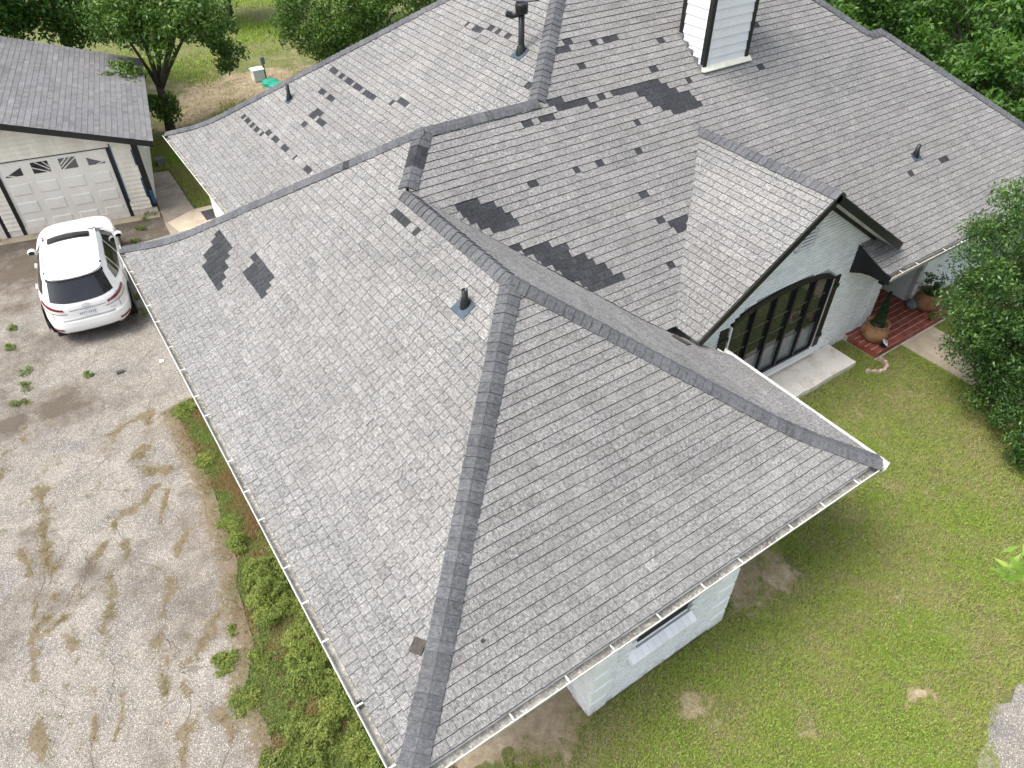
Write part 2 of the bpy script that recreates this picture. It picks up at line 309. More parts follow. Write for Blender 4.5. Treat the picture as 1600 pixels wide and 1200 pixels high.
def big(name, V, F, mat, tint=None, parent=None):
    """V (n,3), F (m,k) arrays"""
    me = bpy.data.meshes.new(name); n, k = F.shape
    me.vertices.add(len(V)); me.vertices.foreach_set('co', np.ascontiguousarray(V, 'f').ravel())
    me.loops.add(n*k); me.loops.foreach_set('vertex_index', np.ascontiguousarray(F, 'i').ravel())
    me.polygons.add(n); me.polygons.foreach_set('loop_start', np.arange(0, n*k, k, dtype='i'))
    me.materials.append(M[mat])
    if tint is not None:
        a = me.attributes.new('tint', 'FLOAT', 'FACE'); a.data.foreach_set('value', np.asarray(tint, 'f'))
    me.update(calc_edges=True); return link(bpy.data.objects.new(name, me), parent)
_tab = np.random.default_rng(3).random((64, 64))
def vnoise(x, y):
    x = np.asarray(x, float); y = np.asarray(y, float); i = np.floor(x).astype(int); j = np.floor(y).astype(int); a = x-i; b = y-j
    a = a*a*(3-2*a); b = b*b*(3-2*b); g = lambda p, q: _tab[p % 64, q % 64]
    return (g(i, j)*(1-a)+g(i+1, j)*a)*(1-b)+(g(i, j+1)*(1-a)+g(i+1, j+1)*a)*b
def fbm(x, y, o=3): return sum(vnoise(x*2**k+17*k, y*2**k+5*k)*.5**k for k in range(o))/sum(.5**k for k in range(o))
def inpoly(x, y, P):
    c = np.zeros(np.shape(x), bool); n = len(P)
    for i in range(n):
        (x1, y1), (x2, y2) = P[i], P[(i+1) % n]
        if y1 == y2: continue
        c ^= ((y1 > y) != (y2 > y)) & (x < (x2-x1)*(y-y1)/(y2-y1)+x1)
    return c
def segdist(x, y, L):
    d = np.full(np.shape(x), 1e9)
    for (x1, y1), (x2, y2) in zip(L[:-1], L[1:]):
        vx, vy = x2-x1, y2-y1; t = np.clip(((x-x1)*vx+(y-y1)*vy)/(vx*vx+vy*vy+1e-9), 0, 1)
        d = np.minimum(d, np.hypot(x-x1-t*vx, y-y1-t*vy))
    return d

# ================================================================ THE SETTING: ground, driveway, paths
CAM = np.array((-0.797, -3.021, 10.689))
def axis(*seg): return np.unique(np.round(np.concatenate([np.arange(a, b, s) for a, b, s in seg]), 3))
gx = axis((-400, -60, 60), (-60, -10, 8), (-10, 2, .6), (2, 15, .14), (15, 24, .5), (24, 50, 1.2), (50, 460, 60))
gy = axis((-400, -60, 60), (-60, -8, 8), (-8, -4, .5), (-4, 4, .14), (4, 17, .6), (17, 34, .28), (34, 60, 1.5), (60, 460, 60))
X, Y = np.meshgrid(gx, gy)
dry = .10+.2*np.exp(-((X-11)**2+(Y-2.0)**2)/6)+.62*np.exp(-((X-7.5)**2/16+(Y-27.5)**2/9))+.15*(Y > 22)
dry -= .45*np.exp(-((X-4)**2/9+(Y-21.5)**2/7))+.25*np.exp(-((X-8)**2/40+(Y-40)**2/60))
dry += .25*np.exp(-((X-7.8)**2/2+(Y+2.9)**2/1))
def bare_field(x, y):                        # ragged worn spots in the turf
    b = np.zeros(np.shape(x)); wx, wy = x+.5*(fbm(x*2.6+3, y*2.6, 4)-.5), y+.5*(fbm(x*2.6+50, y*2.6+8, 4)-.5)
    for bx_, by_, br, k in ((7.14, -2.27, .17, 1), (6.3, .75, .75, 1), (7.0, .30, .38, .9), (6.80, -2.38, .06, .9), (4.2, -.52, .34, .75), (2.2, .6, .8, 1), (8.4, -1.2, .18, .5), (5.4, -1.7, .25, .45), (9.6, .9, .3, .45)):
        b = np.maximum(b, k*np.exp(-((wx-bx_)**2+(wy-by_)**2)/br**2))
    return b
bare = bare_field(X, Y)
bare = np.maximum(bare, .85*((X > 0) & (X < 7.6) & (Y > .55) & (Y < 6)))
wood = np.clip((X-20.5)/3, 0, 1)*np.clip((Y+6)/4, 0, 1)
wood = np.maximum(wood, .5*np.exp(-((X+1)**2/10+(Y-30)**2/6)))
Z = -.03*fbm(X*.7, Y*.7)-.004; idx = np.arange(X.size).reshape(X.shape)
Fq = np.stack([idx[:-1, :-1], idx[:-1, 1:], idx[1:, 1:], idx[1:, :-1]], -1).reshape(-1, 4)
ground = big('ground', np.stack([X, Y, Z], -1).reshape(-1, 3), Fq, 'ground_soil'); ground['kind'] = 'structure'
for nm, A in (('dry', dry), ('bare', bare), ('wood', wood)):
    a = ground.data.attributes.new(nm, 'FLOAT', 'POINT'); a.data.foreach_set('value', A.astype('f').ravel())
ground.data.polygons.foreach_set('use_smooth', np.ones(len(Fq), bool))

BEDY = [-6, 2.1, 2.68, 3.44, 4.14, 5.25, 5.7, 6.5, 7.7, 9.1, 10.3, 10.5, 12.8, 13.6, 18.2, 22]
BEDX = [-1.5, -1.22, -1.11, -1.2, -.80, -.72, -.54, -.50, -.40, -.36, -.38, .5, .6, 1.9, 1.9, 1.9]
def bed_edge(y): return np.interp(y, BEDY, BEDX)+.10*(fbm(np.asarray(y)*2.2, 3.3)-.5)
dy_ = np.arange(-4, 21.6, .07); du = np.concatenate([np.linspace(0, .5, 12, endpoint=False), np.linspace(.5, 1, 100)])
U, DY = np.meshgrid(du, dy_); xr = bed_edge(DY)
DX = np.where(U < .5, -16+(U/.5)*11, -5+(U-.5)/.5*(xr+5))
stain = np.zeros_like(DX); soil = np.zeros_like(DX)
for (sx, sy), r0, k in STAINS: stain = np.maximum(stain, k*np.exp(-((DX-sx)**2+(DY-sy)**2)/r0**2))
stain = np.maximum(stain, .62*np.clip((DY-16.2)/1.5, 0, 1)); stain = np.maximum(stain, .42*np.clip((DY-10.2)/1.5, 0, 1)*np.clip((fbm(DX*.8+2, DY*.8, 4)-.36)*3.5, 0, 1)); stain = np.maximum(stain, .30*np.clip((fbm(DX*.6+9, DY*.6+3, 4)-.46)*5, 0, 1))
for w_, g_, L in STRIPS:
    d_ = segdist(DX+.34*(fbm(DX*3+1, DY*3)-.5), DY+.34*(fbm(DX*3+40, DY*3+9)-.5), L)+.10*(fbm(DX*9, DY*9, 2)-.5); soil = np.maximum(soil, np.clip(1.05-d_/(w_*.85), 0, 1)*np.clip((fbm(DX*3.1+60, DY*3.1, 3)-.33)*5, .15, 1))
soil = np.maximum(soil, np.clip(1-(xr-DX)/.55, 0, 1)*.95)
idx = np.arange(DX.size).reshape(DX.shape); Fq = np.stack([idx[:-1, :-1], idx[:-1, 1:], idx[1:, 1:], idx[1:, :-1]], -1).reshape(-1, 4)
drive = big('driveway', np.stack([DX, DY, .006+.012*fbm(DX*.9, DY*.9)], -1).reshape(-1, 3), Fq, 'aggregate'); drive['kind'] = 'structure'
for nm, A in (('stain', stain), ('soil', soil)):
    a = drive.data.attributes.new(nm, 'FLOAT', 'POINT'); a.data.foreach_set('value', A.astype('f').ravel())
drive.data.polygons.foreach_set('use_smooth', np.ones(len(Fq), bool))

rc = np.random.default_rng(44)
def crack(L):
    L = [np.array(p, float) for p in L]; Q = []
    for a, b in zip(L[:-1], L[1:]):
        n = max(2, int(np.linalg.norm(b-a)/.07)); Q += [a+(b-a)*k/n+rc.normal(0, .022, 2) for k in range(n)]
    Q.append(L[-1]); m = MB(); w = .003+.004*rc.random()
    for k in range(len(Q)-1):
        t = Q[k+1]-Q[k]; t = np.array((-t[1], t[0]))/(np.linalg.norm(t)+1e-9); e0, e1 = (w*(.3+rc.random()) for _ in range(2))
        z0, z1 = (.006+.012*float(fbm(q[0]*.9, q[1]*.9))+.003 for q in (Q[k], Q[k+1]))
        m.poly([(*(Q[k]-t*e0), z0), (*(Q[k]+t*e0), z0), (*(Q[k+1]+t*e1), z1), (*(Q[k+1]-t*e1), z1)])
    m.build('crack', 'crack_dirt', drive)
for w_, g_, L in STRIPS:
    L = [np.array(p) for p in L]
    for a, b in ((L[1], L[0]), (L[-2], L[-1])):
        d = (b-a)/(np.linalg.norm(b-a)+1e-9); q = [b]
        for k in range(2): an = rc.normal(0, .45); d = np.array((d[0]*math.cos(an)-d[1]*math.sin(an), d[0]*math.sin(an)+d[1]*math.cos(an))); q.append(q[-1]+d*(.25+.3*rc.random()))
        if max(p[0] for p in q) < -.6 and rc.random() < .6: crack(q)
for L in ([(-3.4, 12.9), (-2.6, 12.6), (-2.0, 12.9), (-1.3, 13.2)], [(-1.5, 11.2), (-1.0, 11.5), (-.9, 11.0), (-.6, 10.9)], [(-1.3, 11.3), (-1.1, 10.9), (-.8, 11.1)], [(-3.2, 14.6), (-2.6, 14.0), (-2.4, 13.2)], [(-.3, 12.6), (-.7, 12.2), (-.5, 11.6), (-.9, 11.2)], [(-2.2, 13.1), (-1.9, 12.3), (-2.1, 11.9)], [(-3.9, 9.0), (-3.2, 8.9)], [(-2.4, 8.9), (-1.9, 8.6), (-1.7, 8.0)]): crack(L)
def sheet(name, poly, z0, z1, mat, parent=None, seg=.25):
    """a slab with slightly worn outline"""
    P = []
    for i in range(len(poly)):
        a, b = np.array(poly[i]), np.array(poly[(i+1) % len(poly)]); n = max(1, int(np.linalg.norm(b-a)/seg))
        P += [a+(b-a)*k/n+(rng.normal(0, .006, 2) if k else 0) for k in range(n)]
    n = len(P); V = [(*p, z1) for p in P]+[(*p, z0) for p in P]
    m = MB(); m.quads(V, [tuple(range(n))]+[(i, n+i, n+(i+1) % n, (i+1) % n) for i in range(n)]); return m.build(name, mat, parent)
g_path = sheet('back_path', [(1.95, 22.1), (2.58, 21.9), (2.52, 18.75), (2.0, 17.2), (1.5, 17.2), (1.56, 18.5)], -.1, .035, 'walk_brown'); g_path['kind'] = 'structure'
st_ = sheet('back_step', [(1.62, 18.42), (2.5, 18.80), (3.6, 18.75), (3.6, 16.4), (2.0, 16.4)], -.1, .05, 'step_tan'); st_['kind'] = 'structure'
fw_ = sheet('front_path', [(14.42, 2.93), (15.7, 2.93), (15.75, -1.6), (14.45, -1.6)], -.1, .018, 'walk_tan'); fw_['kind'] = 'structure'
gp = sheet('gravel_patch', [(6.75, -3.5), (6.95, -3.28), (7.35, -3.22), (7.62, -3.05), (7.9, -2.98), (8.15, -3.12), (8.5, -3.02), (9.5, -3.2), (9.5, -5), (6.6, -5)], -.06, .003, 'aggregate', seg=.1); gp['kind'] = 'structure'
for nm in ('stain', 'soil'): gp.data.attributes.new(nm, 'FLOAT', 'POINT')

# ================================================================ THE HOUSE
house = tag(empty('house', (4, 8, 0)), 'white brick house with a large grey shingled hip roof', 'house')
def H(d):
    d = np.asarray(d, float); b = .42; lo = S_LOW*d; hi = S_LOW*WF+S_UP*(d-WF); t = np.clip((d-WF+b)/(2*b), 0, 1)
    return G+lo+(S_UP-S_LOW)*(np.where(d > WF+b, d-WF, b*t*t))
_d = np.linspace(0, 9, 3001); _h = H(_d); _sd = np.concatenate([[0], np.cumsum(np.hypot(np.diff(_d), np.diff(_h)))])
def d_of(sd): return np.interp(sd, _sd, _d) if sd >= 0 else sd/math.hypot(1, S_LOW)
def sd_of(d): return np.interp(d, _d, _sd)
EXPO = .1435; TABW = .335
XG, ZG, SG, YF, XGL = 10.43, 4.84, .66, 3.33, 7.46
def sn(x, y):
    i, j = math.floor(x), math.floor(y); a, b = x-i, y-j; a = a*a*(3-2*a); b = b*b*(3-2*b); t = _tab
    return (t[i % 64, j % 64]*(1-a)+t[(i+1) % 64, j % 64]*a)*(1-b)+(t[i % 64, (j+1) % 64]*(1-a)+t[(i+1) % 64, (j+1) % 64]*a)*b
class Face:
    def __init__(s, name, org, along, inward, L, R, dmax, linear=None):
        s.name, s.o, s.al, s.inw, s.L, s.R, s.dmax, s.lin = name, np.array(org, float), np.array(along, float), np.array(inward, float), L, R, dmax, linear
        s.sdmax = dmax*math.hypot(1, linear[1]) if linear else float(sd_of(dmax))
        s.seed = sum(map(ord, name)); s.breaks = []
    def d(s, sd): return sd/math.hypot(1, s.lin[1]) if s.lin else float(d_of(sd))
    def slope(s, d): return s.lin[1] if s.lin else float((H(d+.01)-H(d-.01))/.02)
    def P(s, a, sd, up):
        d = s.d(sd); z = s.lin[0]+s.lin[1]*d if s.lin else float(H(d)); k = s.slope(d); q = math.hypot(1, k)
        z += .022*(sn(a*.45+s.seed, sd*.6)-.5)
        xy = s.o+s.al*a+s.inw*(d-up*k/q)
        return (xy[0], xy[1], z+up/q)
pw = lambda *cs: (lambda d: next(f(d) for lim, f in cs if d <= lim+1e-9))
F1 = Face('F1', (0, 0), (0, 1), (1, 0), pw((4, lambda d: d), (99, lambda d: yE+d)), lambda d: YA-d, x3)
FF = Face('FF', (0, 0), (1, 0), (0, 1), lambda d: d, lambda d: W-d, 4)
WR = Face('WR', (W, 0), (0, 1), (-1, 0), lambda d: d, lambda d: yE+d, 4)
F3 = Face('F3', (0, yE), (1, 0), (0, 1), pw((.80, lambda d: 12.62), (4, lambda d: W-d), (x3, lambda d: d), (99, lambda d: xF+d)), pw((x5, lambda d: xR3-d), (99, lambda d: xR2-d)), DM)
F2 = Face('F2', (xF, 0), (0, 1), (1, 0), pw((x3, lambda d: YA-d), (99, lambda d: yE+d)), lambda d: YD-d, DM)
B1 = Face('B1', (0, YA), (1, 0), (0, -1), lambda d: d, lambda d: xF+d, x3)
BM = Face('BM', (0, YD), (1, 0), (0, -1), lambda d: xF+d, lambda d: xR2-d, DM)
G3 = Face('G3', (xR3, 0), (0, 1), (-1, 0), lambda d: yE+d, lambda d: YB-d, x5)
G2 = Face('G2', (xR2, 0), (0, 1), (-1, 0), pw((x5, lambda d: YB-d), (99, lambda d: yE+d)), lambda d: YD-d, DM)
B2 = Face('B2', (0, YB), (1, 0), (0, -1), lambda d: xR2-d, lambda d: xR3-d, x5)
F1.breaks = [4]; F3.breaks = [.80, x5, x3]
def gv(dg):                                  # y where the gable slope runs into the front slope
    z = ZG-SG*(XG-XGL)+SG*dg; return yE+float(np.interp(z, _h, _d))+.04
GL = Face('GL', (XGL, 0), (0, 1), (1, 0), lambda d: YF, gv, XG-XGL, (ZG-SG*(XG-XGL), SG))
GR = Face('GR', (2*XG-XGL, 0), (0, 1), (-1, 0), lambda d: YF, gv, XG-XGL, (ZG-SG*(XG-XGL), SG))
def keep(face, a, d):
    if face.name == 'F3':
        if d < .80 and a < 12.66: return False
        w = (ZG-float(H(d)))/SG
        if abs(a-XG) < w-.12 and not (a > 12.66 and d < .9): return False
        if 11.36 < a < 12.56 and 4.66 < d < 5.30: return False
    return True
def clip(poly, p0, p1, side):
    out = []; nx, ny = -(p1[1]-p0[1]), p1[0]-p0[0]
    f = lambda p: side*((p[0]-p0[0])*nx+(p[1]-p0[1])*ny)
    for i in range(len(poly)):
        a, b = poly[i], poly[(i+1) % len(poly)]; fa, fb = f(a), f(b)
        if fa >= 0: out.append(a)
        if fa*fb < 0: t = fa/(fa-fb); out.append((a[0]+(b[0]-a[0])*t, a[1]+(b[1]-a[1])*t))
    return out
def tab_polys(face):
    """every shingle tab of a roof face: (polygon in (a, sd), top lift, kind, tint)"""
    r = np.random.default_rng(face.seed); out = []; n = int(face.sdmax/EXPO)+1
    pats = [[(a, float(sd_of(d))) for a, d in p] for p in PATCH.get(face.name, [])]; holes = [(a, float(sd_of(d))) for a, d in HOLES.get(face.name, [])]
    holes = [(a, int(s/EXPO)) for a, s in holes]
    TW = .168 if face.name in ('F1', 'FF', 'F3', 'F2', 'WR', 'GL') else .335
    for i in range(n):
        s0 = i*EXPO if i or face.lin else (.015 if face.name == 'FF' else -.042); s1 = min(i*EXPO+EXPO+.012, face.sdmax+.001)
        if s1-s0 < .01: continue
        cuts = [s0]+[float(sd_of(b)) for b in face.breaks if s0+.002 < float(sd_of(b)) < s1-.002]+[s1]; bands = []
        for t0, t1 in zip(cuts[:-1], cuts[1:]):
            e0, e1 = face.d(t0)+(1e-4 if t0 > s0 else 0), face.d(t1)-(1e-4 if t1 < s1 else 0); bands.append((t0, t1, face.L(e0)+.02, face.L(e1)+.02, face.R(e0)-.02, face.R(e1)-.02))
        lo, hi = min(min(b[2:4]) for b in bands), max(max(b[4:6]) for b in bands)
        off = (i % 2)*TW*.5+(i % 7)*.031; rowt = r.normal(0, .05)
        k = int(math.floor((lo-off)/TW)); strip = r.random(); J = .05 if TW < .2 else 0; a = off+k*TW
        while a < hi:
            k += 1; b = off+k*TW+r.uniform(-J, J)
            if k % 6 == 0: strip = r.random()
            ga = (.0036 if k % 3 else .0048) if face.name in ('F1', 'F2', 'GL') else (.0012 if k % 3 else .0026); dz = r.normal(0, .0015)+(.012*r.random() if r.random() < .015 else 0); ds = r.normal(0, .002)
            mid = ((a+b)/2, s0+EXPO*.5); kind = 0
            if any(inpoly(np.array(mid[0]), np.array(mid[1]), p) for p in pats): kind = 1
            tint = float(np.clip(.5+.20*(strip-.5)+r.normal(0, .13)+rowt*.6, 0, 1))
            if kind: tint = float(np.clip(r.normal(.5, .24), 0, 1))
            spans = [(a+ga, b-ga, kind)]
            for ha, hr in holes:
                if hr == i and a <= ha < b and not kind: spans = [(a+ga, b-ga, 1)]
            for q0, q1, kk in spans:
                if q1-q0 < .02: continue
                for t0, t1, L0, L1, R0, R1 in bands:
                    P = [(q0, t0+ds), (q1, t0+ds+r.normal(0, .001)), (q1, t1), (q0, t1)]
                    P = clip(P, (L0, t0), (L1, t1), -1)
                    if len(P) > 2: P = clip(P, (R0, t0), (R1, t1), 1)
                    if len(P) < 3: continue
                    inner = q0 > max(L0, L1)+.02 and q1 < min(R0, R1)-.02
                    if keep(face, sum(p[0] for p in P)/len(P), face.d(sum(p[1] for p in P)/len(P))): out.append((P, s0, s1, (.0140 if kk == 0 else .0045)+dz, kk, tint, inner))
            a = b
    return out
def add_tab(m, face, T, o=(0, 0, 0)):
    P, s0, s1, h, kk, tint, inner = T; o = np.array(o); uo = (face.seed*3.1+s0*41.3) % 50
    lift = lambda s: .002+h*(1-(s-s0)/(s1-s0+1e-6)*.85)
    top = [np.array(face.P(a, s, lift(s)))-o for a, s in P]; bot = [np.array(face.P(a, s, -.004))-o for a, s in P]
    m.poly(top if np.cross(top[1]-top[0], top[2]-top[1])[2] > 0 else top[::-1], kk, tint, [(a+uo, s) for a, s in (P if np.cross(top[1]-top[0], top[2]-top[1])[2] > 0 else P[::-1])])
    n = len(P)
    for i in range(n):
        j = (i+1) % n
        if P[i][1] > s1-.004 and P[j][1] > s1-.004: continue
        if P[i][1] < s0+.012 and P[j][1] < s0+.012 and abs(P[i][0]-P[j][0]) > .03:      # dark asphalt lower edge, painting in the shadow line between courses
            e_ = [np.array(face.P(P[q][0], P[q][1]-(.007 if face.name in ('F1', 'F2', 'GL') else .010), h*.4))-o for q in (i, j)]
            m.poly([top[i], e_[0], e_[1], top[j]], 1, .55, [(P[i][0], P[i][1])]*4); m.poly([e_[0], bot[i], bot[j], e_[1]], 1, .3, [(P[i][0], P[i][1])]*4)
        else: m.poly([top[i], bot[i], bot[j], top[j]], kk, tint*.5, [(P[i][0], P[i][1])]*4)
faces = [F1, FF, WR, F3, F2, B1, BM, G3, G2, B2, GL, GR]
deck = MB(); rest = MB(); every = []
for fc in faces:
    for T in tab_polys(fc):
        P = T[0]; q = [fc.P(a, s, -.012) for a, s in ((P[0][0]-.01, P[0][1]), (P[1][0]+.01, P[1][1]))]
        lo_, hi_ = min(p[0] for p in P)-.008, max(p[0] for p in P)+.008
        t0_, t1_ = min(p[1] for p in P)-.008, max(p[1] for p in P); deck.poly([fc.P(a, s, -.006) for a, s in ((lo_, t0_), (hi_, t0_), (hi_, t1_), (lo_, t1_))] if T[6] else [fc.P(a, s, -.006) for a, s in P])
        c = np.array(fc.P(sum(p[0] for p in P)/len(P), sum(p[1] for p in P)/len(P), 0)); dist = np.linalg.norm(c-CAM)
        w_ = fc.name in ('F1', 'FF') and len(P) == 4 and (max(p[0] for p in P)-min(p[0] for p in P)) > .14
        every.append((dist if w_ and c[1] > -.2 else dist+100, fc, T, c))
roof = deck.build('roof', 'deck', house)
roof['label'] = 'grey shingled hip roof with dark patches of missing tabs'
every.sort(key=lambda e: e[0])
def inview(c):
    v = c-CAM; z = v@np.array(fw); return z > .1 and abs(v@np.array(rt2)/z) < .68 and abs(v@np.array(up2)/z) < .505
nsh = 0
for dist, fc, T, c in every:
    if nsh < 298 and inview(c):
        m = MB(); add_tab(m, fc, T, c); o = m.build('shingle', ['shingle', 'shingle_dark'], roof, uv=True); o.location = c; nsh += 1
    else: add_tab(rest, fc, T)
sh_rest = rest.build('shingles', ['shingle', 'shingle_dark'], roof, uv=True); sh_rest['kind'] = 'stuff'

# hip and ridge caps
def nrm(face, d):
    k = face.slope(d); v = np.array((-k*face.inw[0], -k*face.inw[1], 1.)); return v/np.linalg.norm(v)
def path(fn, t0, t1, n=60): return [np.array(fn(t)) for t in np.linspace(t0, t1, n)]
HZ = lambda t: float(H(t))
LINES = [(FF, F1, lambda t: (t, t, HZ(t)), -.02, 4, lambda t: t), (FF, WR, lambda t: (W-t, t, HZ(t)), -.02, 4, lambda t: t),
 (F1, WR, lambda t: (4, t, HZ(4)), 4, yE+4, lambda t: 4), (F1, F3, lambda t: (t, yE+t, HZ(t)), 4.05, x3, lambda t: t),
 (F1, B1, lambda t: (t, YA-t, HZ(t)), -.02, x3, lambda t: t), (F3, B1, lambda t: (t, yE+x3, HZ(x3)), xF+x3, x3, lambda t: x3),
 (F2, F3, lambda t: (xF+t, yE+t, HZ(t)), x3, DM, lambda t: t), (F2, BM, lambda t: (xF+t, YD-t, HZ(t)), -.02, DM, lambda t: t),
 (F3, BM, lambda t: (t, yE+DM, HZ(DM)), xF+DM, xR2-DM, lambda t: DM), (F3, G2, lambda t: (xR2-t, yE+t, HZ(t)), x5, DM, lambda t: t),
 (F3, B2, lambda t: (t, yE+x5, HZ(x5)), xR2-x5-.05, xR3-x5, lambda t: x5), (F3, G3, lambda t: (xR3-t, yE+t, HZ(t)), -.02, x5, lambda t: t),
 (G3, B2, lambda t: (xR3-t, YB-t, HZ(t)), 0, x5, lambda t: t), (G2, BM, lambda t: (xR2-t, YD-t, HZ(t)), 0, DM, lambda t: t),
 (GL, GR, lambda t: (XG, t, ZG), YF-.01, gv(XG-XGL)+.05, lambda t: XG-XGL)]
capl = []; CEX = .146; felt = MB()
for li, (fa, fb, fn, t0, t1, dd) in enumerate(LINES):
    ts = np.linspace(t0, t1, 240); pts = np.array([fn(t) for t in ts]); s = np.concatenate([[0], np.cumsum(np.linalg.norm(np.diff(pts, axis=0), axis=1))])
    at = lambda q: (np.array([np.interp(q, s, pts[:, k]) for k in range(3)]), float(np.interp(q, s, ts)))
    n = int(s[-1]/CEX)+1
    for i in range(n):
        q0, q1 = i*CEX+rng.normal(0, .004), min((i+1)*CEX+.03, s[-1]+.03)
        (p0, ta), (p1, tb) = at(max(q0, 0)), at(q1)
        if q1 >= s[-1]: p1 = p0+(p0-at(max(q0-.1, 0))[0])/.1*(q1-q0) if q0 > .1 else p1
        tg = p1-p0
        if np.linalg.norm(tg) < .04: continue
        tg = tg/np.linalg.norm(tg); dark = 0
        if li == 3 and .30 < q0 < .86: dark = 2
        if li == 4 and abs(ta-3.72) < .06: dark = 1
        wd = .165+rng.normal(0, .004)
        sec = []
        for pp, tt, upz in ((p0, ta, .040+rng.normal(0, .002)), (p1, tb, .026)):
            na, nb = nrm(fa, dd(tt)), nrm(fb, dd(tt)); da = np.cross(na, tg); db = np.cross(nb, tg)
            if da[2] > 0 or (abs(da[2]) < 1e-6): da = -da
            if db[2] > 0: db = -db
            nn = (na+nb)/np.linalg.norm(na+nb)
            sec.append([pp+da*wd+na*(upz-.006), pp+da*.06+na*upz+nn*.004, pp+da*.02+nn*(upz+.004), pp+nn*(upz+.006), pp+db*.02+nn*(upz+.004), pp+db*.06+nb*upz+nn*.004, pp+db*wd+nb*(upz-.006)])
            if len(sec) == 1: low = [q-(na if k < 3 else nb if k > 3 else nn)*(upz+.004) for k, q in enumerate(sec[0])]
        m = MB() if dark != 2 else felt; c = p0; A, B = sec; tint = float(np.clip(rng.normal(.5, .2), 0, 1)); uo = li*7.3+i*1.7
        if dark == 2:
            for k in range(6): felt.poly([A[k]-nn*.008, A[k+1]-nn*.008, B[k+1]+nn*.004, B[k]+nn*.004])
            continue
        def face_(L, tn, u): m.poly([x-c for x in L], 0, tn, u)
        for k in range(6):
            a0, a1 = k*.055, (k+1)*.055; L = [A[k], A[k+1], B[k+1], B[k]]; uu = [(a0+uo, 0), (a1+uo, 0), (a1+uo, .17), (a0+uo, .17)]
            if np.cross(L[1]-L[0], L[2]-L[0])[2] < 0: L, uu = L[::-1], uu[::-1]
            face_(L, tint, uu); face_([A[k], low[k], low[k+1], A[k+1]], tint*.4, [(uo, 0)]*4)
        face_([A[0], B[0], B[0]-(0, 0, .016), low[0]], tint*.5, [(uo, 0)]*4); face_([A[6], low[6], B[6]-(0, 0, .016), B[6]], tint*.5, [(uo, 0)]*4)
        capl.append((np.linalg.norm(c-CAM)+(0 if inview(c) else 100), m, c, dark))
capl.sort(key=lambda e: e[0]); crest = MB()
for k, (dist, m, c, dark) in enumerate(capl):
    if k < 298 and dist < 100:
        o = m.build('ridge_cap', 'shingle_dark' if dark else 'cap_shingle', roof, uv=True); o.location = c
    else:
        i0 = len(crest.v); crest.v += [tuple(np.array(v)+c) for v in m.v]; crest.f += [tuple(i0+q for q in f) for f in m.f]; crest.m += m.m; crest.t += m.t; crest.uv += m.uv
o = crest.build('ridge_caps', 'cap_shingle', roof, uv=True); o['kind'] = 'stuff'
o = felt.build('felt_strip', 'felt', roof); o['label'] = 'torn dark felt where hip caps are missing'
# smooth saddle sheet just under the main peak
m = MB(); E = [(10.65+1.3*math.cos(q), 7.3+1.13*math.sin(q)) for q in np.linspace(math.pi, 2*math.pi, 24)]
m.poly([F2.P(min(max(a, yE+d), YD-d), float(sd_of(d)), .035) for a, d in E]); m.poly([F2.P(a, float(sd_of(d)), z) for a, d, z in ((9.4, 7.25, .03), (11.9, 7.25, .03), (10.7, 7.6, .03))]); m.build('saddle', 'cap_shingle', roof, uv=True)

# loose torn shingles lying on the roof
def loose(face, a, d, w, l, rz, label, mat):
    s = float(sd_of(d)) if not face.lin else d; c = np.array(face.P(a, s, .02)); n = nrm(face, d); t = np.array((*face.al, 0)); u = np.cross(n, t)
    t, u = t*math.cos(rz)+u*math.sin(rz), u*math.cos(rz)-t*math.sin(rz); m = MB()
    for k, (e0, e1, z0) in enumerate(((-.5, .08, 0), (-.05, .5, .008))):
        V = [c+t*(w*x)+u*(l*y)+n*(z0+z) for z in (0, .007) for x, y in ((-.5+.06*k, e0), (.5-.03*k, e0+.04), (.46, e1), (-.47, e1-.03))]
        m.quads(V, [(3, 2, 1, 0), (4, 5, 6, 7), (0, 1, 5, 4), (1, 2, 6, 5), (2, 3, 7, 6), (3, 0, 4, 7)])
    tag(m.build('loose_shingle', mat), label, 'shingle scrap', 'loose shingle scraps on the roof')
loose(F1, 1.09, .74, .19, .18, .5, 'torn brown-grey shingle scrap lying on the slope beside the nearest hip', 'scrap_brown')
loose(FF, 1.38, .74, .05, .04, .2, 'tiny dark crumb of shingle on the front slope right of the nearest hip', 'scrap_brown')
loose(F3, 8.5, 1.62, .16, .13, .6, 'broken shingle scrap sitting in the valley left of the gable slope', 'scrap_brown')
loose(WR, 3.55, .75, .34, .2, .3, 'long broken shingle strip lying in the low corner at the foot of the gable slope', 'scrap_brown')

